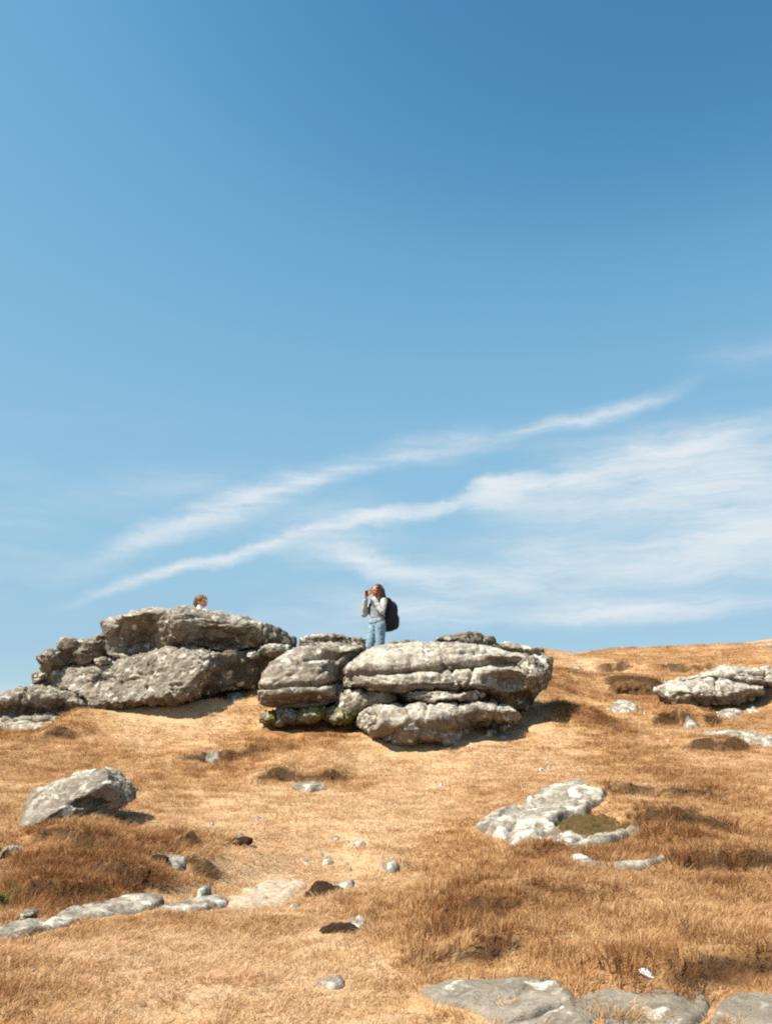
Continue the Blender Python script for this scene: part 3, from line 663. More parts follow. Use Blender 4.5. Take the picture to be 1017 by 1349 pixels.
for i, (ol, lab) in enumerate([
        ([(340, 950), (346, 938), (362, 935), (370, 944), (366, 954), (350, 956)], 'leftmost mossy stone under the pillow-shaped boulder'),
        ([(360, 954), (366, 936), (384, 931), (396, 936), (396, 950), (380, 955)], 'white-faced mossy stone under the pillow-shaped boulder'),
        ([(388, 952), (394, 933), (420, 929), (436, 936), (432, 950), (408, 955)], 'yellow-green mossy stone under the pillow-shaped boulder'),
        ([(424, 950), (432, 930), (452, 926), (464, 938), (464, 956), (440, 956)], 'rightmost mossy stone, wedged between pillow-shaped boulder and lowest slab')]):
    rock('stone', lab, [lump(ol, 14.95 - .05 * i, b=.4, D=.35, Db=.7, Rr=.2)], M_MOSS if i != 1 else M_TOR, amp=.05, f=2.6, fineamp=.04, cat='stone', group='mossy stones under the pillow-shaped boulder', seed=30 + i)
# ---- right outcrop
rock('slab', 'broad upper slab of the right outcrop against the tan slope',
     [lump([(868, 902), (890, 894), (925, 887), (946, 880), (980, 877), (1017, 878), (1060, 880), (1110, 890), (1110, 905), (1050, 905), (1000, 906), (960, 900), (920, 898)], 18.0, a=.05, b=1.0, D=.4, Db=1.1, Rr=.22)],
     M_PALE, amp=.06, f=1.3, strata=.03, group=RO, seed=41)
rock('boulder', 'lower tapering boulder of the right outcrop, rounded end facing left',
     [lump([(864, 905), (888, 896), (925, 893), (978, 899), (1008, 907), (1002, 920), (966, 929), (934, 931), (910, 929), (894, 934), (878, 920)], 17.5, a=.05, b=.7, D=.5, Db=1.0, Rr=.34,
           dents=[(985, 922, 24, 8, .35), (930, 927, 30, 5, .25)])],
     M_PALE, amp=.07, f=1.5, strata=.03, group=RO, seed=42)
rock('boulder', 'dark block standing in for the shadow below the right outcrop at the photo edge',
     [lump([(985, 912), (1010, 903), (1050, 900), (1110, 902), (1110, 935), (1040, 934), (1000, 930)], 18.2, a=.4, b=-.1, D=.2, Db=.8, Rr=.2)],
     M_DARK, amp=.06, f=1.6, group=RO, seed=43)  # dark mass in place of the shadow under the slabs
# ---- boulder in the grass, left
rock('boulder', 'angular grey boulder alone in the grass at left, dark underside',
     [lump([(19, 1084), (23, 1062), (38, 1047), (54, 1036), (78, 1024), (104, 1017), (138, 1010), (146, 1014), (155, 1027), (170, 1037), (173, 1047), (158, 1063), (132, 1076), (114, 1082), (94, 1100), (68, 1104), (48, 1100), (20, 1092)], 9.75, a=-.10, b=.95, D=.32, Db=.75, Rr=.16,
           dents=[(135, 1058, 30, 11, .42), (110, 1066, 12, 8, .1), (160, 1050, 12, 10, .2)])],
     M_TOR, vox=.015, fract=.025, rough=.45, saw=.02, bed=7, amp=.035, f=2.0, fineamp=.014, strata=.018, cuts=[(-.25, -.75, 1, .62), (-1, -.5, .35, .78), (.80, -1, -.35, .56), (.9, -.2, .5, .8)], seed=50)
rock('boulder', 'half-hidden grey boulder at the left photo edge below the lone boulder',
     [lump([(-40, 1150), (-30, 1125), (-8, 1116), (14, 1115), (25, 1122), (27, 1135), (16, 1150), (5, 1162), (-20, 1168)], 8.1, a=.1, b=.6, D=.2, Db=.35, Rr=.12)],
     M_TOR, vox=.015, amp=.03, f=3.5, fineamp=.02, facet=.03, seed=51)
rock('stone', 'small pointed stone standing on the pale ledge at lower left',
     [lump([(20, 1222), (26, 1208), (38, 1198), (46, 1197), (42, 1210), (38, 1224)], 6.3, a=.3, b=.3, D=.08, Db=.12, Rr=.06)],
     M_FLAT, vox=.009, fract=0, saw=0, amp=.012, f=6, fineamp=.008, cat='stone', seed=52)

# ---- slabs lying in the turf
def slab(name, label, outline, h, g=.03, Rr=.08, material=None, amp=.02, f=4, sink=.05, cat='rock', group=None, seed=0, holes=(), smooth=1, lean=0.0, over=.02, curved=False, solid=1.0):
    lift = 0.0
    for _k in range(3):
        Pk = np.array([smooth_at(p[0], p[1], lift)[:2] for p in list(outline) + [tuple(np.mean(outline, 0))]]); lift = float(np.percentile(terrain(Pk[:, 0], Pk[:, 1], False) - base_h(Pk[:, 0], Pk[:, 1]), 40))        # the stone lies on the even slope, not on every hummock
    P = np.array([smooth_at(p[0], p[1], lift)[:2] for p in outline]); P = resample(P, 130, smooth)
    lo, hi = P.min(0) - 2 * g, P.max(0) + 2 * g
    X, Yv = np.meshgrid(np.arange(lo[0], hi[0] + g, g), np.arange(lo[1], hi[1] + g, g))
    Q = np.stack([X.ravel(), Yv.ravel()], 1)
    Qw = Q + 0.5 * Rr * np.stack([perlin(xy0(Q[:, 0], Q[:, 1], 5)), perlin(xy0(Q[:, 0] + 9, Q[:, 1], 5))], 1)
    d = edge_dist(Qw, P) * np.where(inside(Qw, P), 1, -1)
    pr = np.sqrt(np.clip(1 - (1 - np.clip(d / Rr, 0, 1)) ** 2.6, 0, 1))
    q3 = xy0(Q[:, 0], Q[:, 1], f) + seed * 7.7
    tz = terrain(Q[:, 0], Q[:, 1], False)
    ins = d > 0 if (d > 0).sum() > 6 else d > -9; u_, w_ = Q[:, 0] - P[:, 0].mean(), Q[:, 1] - P[:, 1].mean()
    Am = np.stack([np.ones(len(Q)), u_, w_] + ([u_ * u_, u_ * w_, w_ * w_] if curved else []), 1)
    bs = base_h(Q[:, 0], Q[:, 1]) + lift; fit = Am @ np.linalg.lstsq(Am[ins], bs[ins], rcond=None)[0]
    ztop = fit + .25 * h                       # a slab is flat: the turf rises and falls round it
    z = np.where(d > 0, ztop, np.minimum(ztop, tz)) - sink + (h + sink) * pr + pr * (amp * fbm(q3, 5, .6) + amp * .8 * ridged(q3 * .6, 3)) + np.minimum(d, 0) * 1.0 + lean * pr * (Q[:, 1] - P[:, 1].mean())
    z -= pr * amp * 1.1 * np.exp(-(perlin(q3 * .45 + 3) / .06) ** 2)
    st_ = fbm(q3 * .5 + 9, 2) * 4; z += pr * amp * .7 * (np.floor(st_) + np.clip((st_ % 1) * 5, 0, 1)) * .5
    for (qx, qy, rx, ry, dep) in holes:
        c = at(qx, qy); z -= dep * np.exp(-(((Q[:, 0] - c[0]) / rx) ** 2 + ((Q[:, 1] - c[1]) / ry) ** 2) ** 2)
    rel = z - tz; lim_ = h * 1.2 + .01; z = tz + np.where(rel > lim_, lim_ + (rel - lim_) * .22, rel)
    keep = (d > -1.6 * g).reshape(X.shape)
    cell = keep[:-1, :-1] & keep[1:, :-1] & keep[:-1, 1:] & keep[1:, 1:]
    I = np.arange(X.size).reshape(X.shape)
    Fq = np.stack([I[:-1, :-1], I[:-1, 1:], I[1:, 1:], I[1:, :-1]], -1)[cell]
    used = np.unique(Fq); mp_ = -np.ones(X.size, int); mp_[used] = np.arange(len(used)); Fq = mp_[Fq]
    T = np.stack([Q[used, 0], Q[used, 1], z[used]], 1); Bm = T.copy(); Bm[:, 2] = np.minimum(tz[used] - sink - .12, T[:, 2] - .05); n = len(T)
    E = np.concatenate([Fq[:, [0, 1]], Fq[:, [1, 2]], Fq[:, [2, 3]], Fq[:, [3, 0]]]); key = set(map(tuple, E.tolist()))
    bd = np.array([(a, b) for a, b in key if (b, a) not in key])
    wall = np.stack([bd[:, 1], bd[:, 0], bd[:, 0] + n, bd[:, 1] + n], 1)
    Fall = np.concatenate([Fq, Fq[:, ::-1] + n, wall]); V = np.concatenate([T, Bm])
    occupy(T[(d[used] > over) & (rng.uniform(size=len(T)) < solid)])
    c = T.mean(0); me = mesh_np(name, V - c, Fall); o = link(name, me, material or M_FLAT); o.location = c
    return tag(o, label, cat, group)

slab('slab', 'long pale stone ledge running up from the left edge through the grass',
     [(-40, 1246), (0, 1226), (60, 1212), (90, 1203), (115, 1193), (150, 1187), (180, 1183), (205, 1184), (222, 1188), (204, 1200), (150, 1208), (100, 1217), (50, 1231), (0, 1250), (-40, 1268)], .03, g=.016, Rr=.05, seed=1, amp=.022, lean=.0, over=-.01, curved=True)
slab('slab', 'low pale ledge continuing beside the grey grit patch at lower left',
     [(196, 1205), (225, 1193), (262, 1187), (290, 1182), (306, 1190), (262, 1202), (220, 1208)], .035, g=.018, Rr=.06, seed=2, amp=.014, over=-.01)
slab('slab', 'smooth bare patch of pale gritty rock left of the dark bank',
     [(268, 1196), (300, 1184), (320, 1168), (345, 1156), (385, 1152), (408, 1158), (402, 1174), (388, 1192), (350, 1202), (300, 1203)], .016, g=.02, Rr=.25, amp=.012, f=6, seed=3, over=.04, solid=.05, material=plain('pale_grit', (.37, .30, .22), 1.0, .4, 22))
slab('slab', 'grey flat slab at the bottom of the photo, left of two others',
     [(548, 1310), (560, 1300), (600, 1296), (660, 1297), (700, 1295), (735, 1294), (746, 1304), (764, 1312), (756, 1324), (716, 1334), (690, 1346), (660, 1348), (620, 1330), (596, 1326), (572, 1322)], .02, g=.011, Rr=.04, material=M_GREY, over=.015, amp=.012, f=5, seed=4)
slab('slab', 'grey flat slab at the bottom of the photo, between two others',
     [(640, 1400), (664, 1354), (696, 1348), (722, 1336), (762, 1316), (800, 1312), (850, 1311), (900, 1309), (928, 1312), (938, 1326), (934, 1342), (912, 1360), (900, 1400), (740, 1410)], .02, g=.011, Rr=.04, material=M_GREY, over=.015, amp=.012, f=5, seed=5)
slab('slab', 'grey flat slab at the bottom right corner with a paler lower edge',
     [(906, 1400), (916, 1362), (935, 1344), (942, 1322), (985, 1312), (1020, 1314), (1090, 1322), (1110, 1390), (960, 1400)], .02, g=.011, Rr=.04, material=M_GREY, over=.015, amp=.012, f=5, seed=6)
# weathered platform with a mossy hollow, right
OUT = lambda L: [(580 + a / 2.327, 1000 + b / 2.327) for a, b in L]
slab('slab', 'broad pale weathered rock embedded in the turf, curling round the mossy hollow on the right',
     OUT([(92, 214), (130, 198), (190, 172), (250, 148), (262, 140), (300, 112), (360, 96), (430, 84), (500, 98), (535, 114), (505, 134), (470, 152), (440, 174), (385, 190), (350, 204), (350, 222), (385, 240), (440, 252), (520, 254), (580, 236), (640, 220), (658, 230), (600, 254), (540, 272), (480, 284), (430, 302), (380, 312), (330, 308), (270, 284), (215, 268), (180, 242), (140, 232)]),
     .075, g=.016, Rr=.12, over=.0, curved=True, amp=.045, f=3.4, seed=7, holes=[(755, 1060, .3, .16, .09), (715, 1066, .12, .2, .07)])
slab('slab', 'lowest curved pale edge of the weathered platform on the right',
     OUT([(390, 296), (430, 300), (460, 318), (520, 322), (590, 318), (690, 306), (700, 314), (620, 330), (520, 346), (440, 342), (400, 325)]), .03, g=.016, Rr=.07, over=0.01, curved=True, amp=.02, f=4, seed=10)
mm = plain('olive_moss', (0.072, 0.047, 0.016), 1.0, .6, 34)
tag(slab('moss', None, OUT([(345, 208), (400, 186), (450, 176), (520, 182), (570, 200), (640, 196), (680, 206), (620, 226), (560, 242), (500, 250), (440, 248), (385, 236)]), .035, g=.03, Rr=.1, material=mm, amp=.03, f=9, seed=11, over=-.02), kind='stuff')
for i, (cx_, cy_, rw, rh, h, lab) in enumerate(FL):
    h *= .45
    k = np.linspace(0, 2 * np.pi, 11, endpoint=False); rr = 1 + .22 * rng.normal(size=11).clip(-1.4, 1.4)
    Y = at(cx_, cy_)[1]
    slab('stone', lab, [(cx_ + rw * c * q, cy_ + rh * s * q) for c, s, q in zip(np.cos(k), np.sin(k), rr)], h, g=max(.008, Y * .0028), Rr=max(.05, rh * 1.4 * Y / FPX), amp=.012 + .0012 * Y, f=5, cat='stone', seed=60 + i,
         material=M_FLAT if i % 4 else M_TOR)
pr_ = np.random.default_rng(21)
PEB = ['in the pale straw grass at centre', 'lying on the gritty bare patch', 'in the worn grass right of the dark bank', 'in the tussocks below the right outcrop', 'on the slope right of the middle outcrop', 'in the grass at lower centre', 'below the middle outcrop']
for _q, (cx_, cy_, sx_, sy_, n_) in enumerate(((450, 1125, 60, 26, 5), (340, 1180, 50, 14, 7), (320, 1110, 50, 30, 4), (900, 950, 80, 24, 5), (780, 900, 30, 18, 5), (560, 1235, 140, 50, 6), (700, 1010, 120, 18, 5))):
    for _ in range(n_):
        qx, qy = cx_ + pr_.normal(0, .6) * sx_, cy_ + pr_.normal(0, .6) * sy_; pq = at(qx, qy); Y = pq[1]
        if abs(terrain([pq[0]], [Y + .12])[0] - terrain([pq[0]], [Y - .12])[0]) > .09: continue
        rw, rh = pr_.uniform(2.5, 5.5), pr_.uniform(1.5, 3.0)
        k = np.linspace(0, 2 * np.pi, 8, endpoint=False)
        slab('pebble', 'small pale pebble ' + PEB[_q], [(qx + rw * math.cos(t) * pr_.uniform(.7, 1.2), qy + rh * math.sin(t) * pr_.uniform(.7, 1.2)) for t in k], .03, g=max(.01, Y * .002), Rr=.04, amp=.012, cat='stone', group='small pale pebbles ' + PEB[_q], seed=200 + _, material=M_FLAT)
M_PEAT_SHADE = plain('shaded_peat', (.030, .015, .007), 1.0, .6, 22)  # peat colour darkened to stand in for shade on the undercut banks
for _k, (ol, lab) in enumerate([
        ([(393, 1194), (402, 1178), (411, 1165), (420, 1163), (436, 1169), (456, 1174), (466, 1181), (452, 1187), (428, 1189), (410, 1196)], 'dark triangular peat face with shade in its colour, right of the gritty bare patch'),
        ([(417, 1238), (421, 1226), (431, 1220), (448, 1219), (466, 1222), (474, 1231), (462, 1238), (440, 1240)], 'dark peat with painted hollow shade, left of the grey stone at lower centre'),
        ([(288, 1124), (294, 1110), (308, 1105), (330, 1103), (333, 1110), (318, 1122), (302, 1127)], 'dark peat face with painted shade under the thin stone edge left of centre'),
        ([(184, 1144), (190, 1132), (204, 1126), (222, 1130), (216, 1146), (200, 1150)], 'dark peat face with painted shade, left of the pale flat stone'),
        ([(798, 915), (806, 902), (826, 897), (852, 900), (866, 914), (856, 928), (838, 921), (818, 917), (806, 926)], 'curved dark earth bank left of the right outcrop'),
        ([(604, 1250), (616, 1236), (636, 1232), (650, 1240), (640, 1252), (620, 1258)], 'dark peaty scar with painted shade in the brown grass above the bottom slabs')]):
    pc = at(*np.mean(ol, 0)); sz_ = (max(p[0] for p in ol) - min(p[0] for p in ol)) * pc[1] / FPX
    rock('earth_bank', lab, [lump(ol, float(pc[1]) + .05, b=.35, D=.16 * sz_, Db=.6 * sz_, Rr=.14 * sz_)], M_PEAT_SHADE if _k != 4 else plain('brown_earth', (.10, .052, .021), 1.0, .6, 14), vox=max(.009, .03 * sz_), amp=.04 * sz_, f=2.2 / sz_, fineamp=.03 * sz_, strata=0, saw=0, fract=0, cat='earth bank', seed=120 + _k)
# far pale rock on the skyline at the right
rock('slab', 'distant pale rock along the skyline at the right edge',
     [lump([(930, 862), (950, 857), (975, 853), (1000, 849), (1050, 846), (1110, 850), (1110, 860), (1040, 860), (980, 862)], 29.3, b=1.2, D=.6, Db=1.0, Rr=.25)], M_FLAT, vox=.05, amp=.05, f=1.2, seed=90)
# the little bright white stone
c = at(851, 1283)
rock('stone', 'small bright white stone in the grass above the bottom slabs',
     [lump([(841, 1279), (846, 1275), (853, 1278), (860, 1284), (861, 1290), (855, 1289), (847, 1285)], float(c[1]) - .02, b=.5, D=.03, Db=.04, Rr=.025)], plain('white_quartz', (.82, .82, .80), .6, .1, 60), vox=.004, fract=0, saw=0, amp=.006, f=20, fineamp=.003, strata=.0, cat='stone', seed=91)

# ------------------------------------------------------------------ grass
def tuft(seed, n, rad, hmin, hmax, w, lean):
    r = np.random.default_rng(seed); V, Fc, B = [], [], []
    for _ in range(n):
        a, q = r.uniform(0, 6.28), rad * math.sqrt(r.uniform()); bx, by = q * math.cos(a), q * math.sin(a)
        h = r.uniform(hmin, hmax) * (1 - .3 * q / rad); di = r.normal(0, .9); out = r.uniform(.15, 1.0)
        dx, dy = math.cos(di) * out + .5 * math.cos(a) * q / rad + lean, math.sin(di) * out + .5 * math.sin(a) * q / rad
        ca = r.uniform(0, 6.28); wx, wy = w * math.cos(ca), w * math.sin(ca); o = len(V); bv = r.uniform()
        for t, ww in ((0, 1.0), (.4, .85), (.75, .55)):
            ox, oy, oz = dx * h * t * t * .8, dy * h * t * t * .8, h * (t - .25 * t * t * min(1, out)) - .012
            V += [(bx + ox - wx * ww, by + oy - wy * ww, oz), (bx + ox + wx * ww, by + oy + wy * ww, oz)]; B += [bv, bv]
        V.append((bx + dx * h * .8, by + dy * h * .8, h * (1 - .25 * min(1, out)) - .012)); B.append(bv)
        Fc += [(o, o + 1, o + 3, o + 2), (o + 2, o + 3, o + 5, o + 4), (o + 4, o + 5, o + 6)]
    me = bpy.data.meshes.new('grass_tuft'); me.from_pydata(V, [], Fc); me.update()
    at_ = me.attributes.new('blade', 'FLOAT', 'POINT'); at_.data.foreach_set('value', np.array(B, np.float32))
    return me
MG = grass_material()
protos = []
for k in range(5):
    me = tuft(k + 3, 46, .10, .03, .075 + .022 * k, .0019 + .0003 * k, .14); me.materials.append(MG); protos.append(bpy.data.objects.new('grass_tuft', me))
for k in range(2):                                                  # sparse longer stalks
    me = tuft(k + 23, 7, .09, .10, .20, .0016, .25); me.materials.append(MG); protos.append(bpy.data.objects.new('grass_stalks', me))
pts = []
for (y0, y1, cell) in ((2.2, 8, .062), (8, 14, .082), (14, 20, .105), (20, 33, .15)):
    W2 = .56 * y1 + 2.6
    X, Yv = np.meshgrid(np.arange(-W2, W2, cell), np.arange(y0, y1, cell))
    X = X.ravel() + rng.uniform(-.6, .6, X.size) * cell; Yv = Yv.ravel() + rng.uniform(-.6, .6, Yv.size) * cell
    m = np.abs(X) < .56 * Yv + 2.6
    pts.append(np.stack([X[m], Yv[m], np.full(m.sum(), cell)], 1))
pts = np.concatenate(pts)
i, j = ((pts[:, 0] - OCC_X0) / OCC_C).astype(int).clip(0, OCC.shape[0] - 1), ((pts[:, 1] - OCC_Y0) / OCC_C).astype(int).clip(0, OCC.shape[1] - 1)
pts = pts[~OCC[i, j]]
e = .06
sl_ = np.hypot((terrain(pts[:, 0] + e, pts[:, 1]) - terrain(pts[:, 0] - e, pts[:, 1])) / (2 * e), (terrain(pts[:, 0], pts[:, 1] + e) - terrain(pts[:, 0], pts[:, 1] - e)) / (2 * e))
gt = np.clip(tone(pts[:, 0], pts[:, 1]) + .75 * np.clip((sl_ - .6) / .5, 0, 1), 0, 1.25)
keep = rng.uniform(size=len(pts)) > np.clip((sl_ - 1.0) / .5, 0, .15)
bare = fbm(xy0(pts[:, 0], pts[:, 1], 1.7) + 40, 3); keep &= rng.uniform(size=len(pts)) > np.clip((bare - .18) * 1.5, 0, .7)
pts, gt = pts[keep], gt[keep]
z = terrain(pts[:, 0], pts[:, 1])
sc = (.36 + .66 * np.clip(gt, 0, 1) ** 1.2) * (1 + .35 * perlin(xy0(pts[:, 0], pts[:, 1], 2.2))) * rng.uniform(.7, 1.25, len(pts))
tus = (rng.uniform(size=len(pts)) < .035) & (gt > .3) & (fbm(xy0(pts[:, 0], pts[:, 1], 1.1) + 70, 2) > 0); sc = np.where(tus, sc * 2.0, sc); gt = np.where(tus, gt + .12, gt)
gme = bpy.data.meshes.new('dry_grass'); gme.vertices.add(len(pts)); gme.vertices.foreach_set('co', np.stack([pts[:, 0], pts[:, 1], z], 1).astype(np.float32).ravel())
wide = np.clip(pts[:, 2] / .075, .85, 1.7)
rot = rng.normal(0, 1.7, len(pts)) + .8 * perlin(xy0(pts[:, 0], pts[:, 1], .6))
for nm, arr in (('tone', gt), ('vary', rng.uniform(size=len(pts))), ('sxy', wide), ('sz', sc.clip(.25, 1.9)), ('turn', rot)):
    gme.attributes.new(nm, 'FLOAT', 'POINT').data.foreach_set('value', arr.astype(np.float32))
gme.attributes.new('pick', 'INT', 'POINT').data.foreach_set('value', np.where(rng.uniform(size=len(pts)) < .10, rng.integers(5, 7, len(pts)), rng.integers(0, 5, len(pts))).astype(np.int32))
ng_ = bpy.data.node_groups.new('grass_scatter', 'GeometryNodeTree')
ng_.interface.new_socket('Geometry', in_out='INPUT', socket_type='NodeSocketGeometry'); ng_.interface.new_socket('Geometry', in_out='OUTPUT', socket_type='NodeSocketGeometry')
G = ng_.nodes; gi, go = G.new('NodeGroupInput'), G.new('NodeGroupOutput')
iop = G.new('GeometryNodeInstanceOnPoints'); g2i = G.new('GeometryNodeGeometryToInstance')
for o in reversed(protos):
    oi = G.new('GeometryNodeObjectInfo'); oi.inputs[0].default_value = o; ng_.links.new(oi.outputs['Geometry'], g2i.inputs[0])
def na(nm, dt='FLOAT'):
    n = G.new('GeometryNodeInputNamedAttribute'); n.data_type = dt; n.inputs[0].default_value = nm
    return n.outputs[0]
ng_.links.new(gi.outputs[0], iop.inputs['Points']); ng_.links.new(g2i.outputs[0], iop.inputs['Instance'])
iop.inputs['Pick Instance'].default_value = True; ng_.links.new(na('pick', 'INT'), iop.inputs['Instance Index'])
cs = G.new('ShaderNodeCombineXYZ'); s1_, s2_ = na('sxy'), na('sz')
ng_.links.new(s1_, cs.inputs[0]); ng_.links.new(s1_, cs.inputs[1]); ng_.links.new(s2_, cs.inputs[2]); ng_.links.new(cs.outputs[0], iop.inputs['Scale'])
cr = G.new('ShaderNodeCombineXYZ'); ng_.links.new(na('turn'), cr.inputs[2]); ng_.links.new(cr.outputs[0], iop.inputs['Rotation'])
ng_.links.new(iop.outputs[0], go.inputs[0])
gob = tag(link('dry_grass', gme, MG), kind='stuff'); md = gob.modifiers.new('scatter', 'NODES'); md.node_group = ng_
# ------------------------------------------------------------------ people
def capsule(a, b, ra, rb, n=14):
    a, b = Vector(a), Vector(b); ax = (b - a); L = max(ax.length, 1e-5); ax /= L
    q = Vector((0, 0, 1)).rotation_difference(ax); V, Fc = [], []
    prof = [(-ra * math.cos(t), ra * math.sin(t)) for t in np.linspace(.02, math.pi / 2, 5)] + [(L + rb * math.sin(t), rb * math.cos(t)) for t in np.linspace(0, math.pi / 2 - .02, 5)]
    for (h, r) in prof:
        for k in range(n):
            t = 2 * math.pi * k / n; V.append(a + q @ Vector((r * math.cos(t), r * math.sin(t), h)))
    m = len(prof)
    for i in range(m - 1):
        for k in range(n): Fc.append((i * n + k, i * n + (k + 1) % n, (i + 1) * n + (k + 1) % n, (i + 1) * n + k))
    Fc.append(tuple(range(n - 1, -1, -1))); Fc.append(tuple((m - 1) * n + k for k in range(n)))
    return np.array([tuple(v) for v in V]), Fc
def blob(c, r, rot=(0, 0, 0), p=1.0, n=20, m=12):
    """ellipsoid; p < 1 makes it boxier"""
    E3 = Euler(rot).to_matrix(); V, Fc = [], []
    sp = lambda v: math.copysign(abs(v) ** p, v)
    for i in range(m + 1):
        ph = -math.pi / 2 + .03 + (math.pi - .06) * i / m
        for k in range(n):
            t = 2 * math.pi * k / n
            V.append(tuple(E3 @ Vector((r[0] * sp(math.cos(ph)) * sp(math.cos(t)), r[1] * sp(math.cos(ph)) * sp(math.sin(t)), r[2] * sp(math.sin(ph)))) + Vector(c)))
    for i in range(m):
        for k in range(n): Fc.append((i * n + k, i * n + (k + 1) % n, (i + 1) * n + (k + 1) % n, (i + 1) * n + k))
    Fc.append(tuple(range(n - 1, -1, -1))); Fc.append(tuple(m * n + k for k in range(n)))
    return np.array(V), Fc
def skin(name, parts, vox, it, material, parent, wrinkle=0.0, wf=14, stretch=(1, 1, 1)):
    me = remesh(parts, vox, it)
    if wrinkle:
        V, Nn = get_co(me), get_no(me); set_co(me, V + Nn * (wrinkle * ridged(V * np.array(stretch) * wf, 3))[:, None])
    me.polygons.foreach_set('use_smooth', np.ones(len(me.polygons), bool))
    me.name = name
    return link(name, me, material, parent)
M_SKIN = plain('skin', (.45, .215, .14), .6, .08, 20); M_AUBURN = plain('auburn_hair', (.075, .021, .008), .5, .6, 40, .4)
M_SANDY = plain('sandy_hair', (.115, .066, .028), .6, .4, 80, .3); M_DENIM = plain('pale_jacket', (.40, .41, .40), .9, .2, 16)
M_JEAN = plain('light_blue_denim', (.19, .285, .36), .9, .35, 11); M_TOP = plain('grey_blue_top', (.22, .27, .30), .9, .3, 14); M_BLACK = plain('black_nylon', (.016, .017, .022), .6, .3, 30)
M_EYE = plain('eye_dark', (.02, .015, .01), .2, .1, 10); M_SHOE = plain('shoe_canvas', (.6, .58, .54), .8, .1, 30); M_LENS = plain('lens_black', (.012, .012, .014), .15, .1, 10, .6)
M_SILVER = plain('camera_shell', (.10, .09, .085), .4, .2, 30, .5); M_TEE = plain('white_shirt', (.7, .66, .6), .9, .08, 30); M_LIP = plain('lips', (.42, .14, .11), .5, .1, 20); M_TROU = plain('dark_trousers', (.05, .05, .06), .9, .2, 30)

def head_parts(hy=-.02, hz=1.545):
    return [blob((0, hy, hz), (.076, .095, .108)), blob((0, hy - .035, hz - .055), (.055, .062, .058)), capsule((0, hy - .09, hz + .015), (0, hy - .112, hz - .02), .010, .015),
            blob((.078, hy + .01, hz - .005), (.012, .022, .032)), blob((-.078, hy + .01, hz - .005), (.012, .022, .032)),
            capsule((0, hy - .085, hz - .047), (0, hy - .088, hz - .05), .022, .022), blob((0, hy - .075, hz - .09), (.028, .022, .02)), capsule((0, .015, 1.36), (0, -.005, 1.48), .056, .05)]
def legs(k=1.0, o=0.0, relaxed=False):
    P = []
    for s in (-1, 1):
        if relaxed and s < 0:                                       # weight on one leg, the other knee a little bent
            P += [capsule((-.085, 0, .88), (-.125, -.085, .50), .085 * k + o, .056 * k + o), capsule((-.125, -.085, .50), (-.104, .02, .10), .055 * k + o, .040 * k + o)]; continue
        P += [capsule((s * .085, 0, .88), (s * .098, -.02, .49), .085 * k + o, .056 * k + o), capsule((s * .098, -.02, .49), (s * .102, .02, .10), .055 * k + o, .040 * k + o)]
    return P
def face_bits(root, hy=-.02, hz=1.545):
    for s in (-1, 1):
        v, f = blob((s * .031, hy - .083, hz + .005), (.0125, .010, .009), n=10, m=6); link('eye', mesh_np('eye', v, [tuple(q) for q in f]), M_EYE, root)
    v, f = blob((0, hy - .105, hz - .052), (.022, .009, .008), n=10, m=6); link('lips', mesh_np('lips', v, [tuple(q) for q in f]), M_LIP, root)
def shoes(root, m):
    for s in (-1, 1):
        skin('shoe', [capsule((s * .104, .045, .045), (s * .118, -.12, .038), .045, .04), blob((s * .112, -.04, .018), (.045, .13, .02), p=.6), capsule((s * .102, .02, .06), (s * .102, .02, .11), .046, .046)], .010, 1, m, root)
def stand(px, py_top, Y, height):
    d = ray(px, py_top); x = d[0] * Y / d[1]; top = CZ + d[2] * Y / d[1]; z0 = float(terrain([x], [Y])[0]) + .01
    return (x, Y, z0), (top - z0) / height
# woman photographing
root = tag(bpy.data.objects.new('person', None), 'auburn-haired person in denim standing on the rocks, holding a camera to the face', 'person'); COL.objects.link(root)
loc, k = stand(497.5, 770, 17.4, 1.665); print('woman', loc, k); root.location = loc; root.scale = (k,) * 3; root.rotation_euler = (0, 0, R(-50))
arm, hand = [], []
for s in (-1, 1):
    sh, eb, wr = (s * .160, .02, 1.33), (s * .265, -.115, 1.105), (s * .100, -.215, 1.405)
    arm += [capsule(sh, eb, .050, .040), capsule(eb, wr, .040, .027)]
    hand += [blob((s * .093, -.195, 1.452), (.018, .036, .048), (0.25, 0, 0)), capsule(wr, (s * .095, -.20, 1.43), .027, .024)]
    for q, (zz, ll) in enumerate(((1.500, .9), (1.480, 1.0), (1.461, .95), (1.443, .8))):
        hand += [capsule((s * .092, -.205, zz), (s * .080, -.252, zz + .004), .0095, .009), capsule((s * .080, -.252, zz + .004), (s * (.080 - .042 * ll), -.262, zz + .002), .009, .0075)]
    hand += [capsule((s * .090, -.175, 1.445), (s * .072, -.148, 1.462), .012, .0105), capsule((s * .072, -.148, 1.462), (s * .046, -.142, 1.470), .0105, .009)]
torso = [blob((0, .01, 1.23), (.145, .092, .17)), blob((0, .0, 1.05), (.118, .083, .15)), blob((0, 0, .91), (.155, .10, .12)), capsule((-.13, .02, 1.335), (.13, .02, 1.335), .05, .05)]
feet = [capsule((s * .104, .03, .05), (s * .116, -.10, .035), .035, .028) for s in (-1, 1)]
skin('body', head_parts() + torso + arm + hand + legs(1, 0, True) + feet, .0075, 1, M_SKIN, root)
face_bits(root); shoes(root, M_SHOE)
H = [blob((0, .012, 1.572), (.096, .108, .100)), blob((0, .06, 1.49), (.09, .06, .12))]
rh = np.random.default_rng(4)
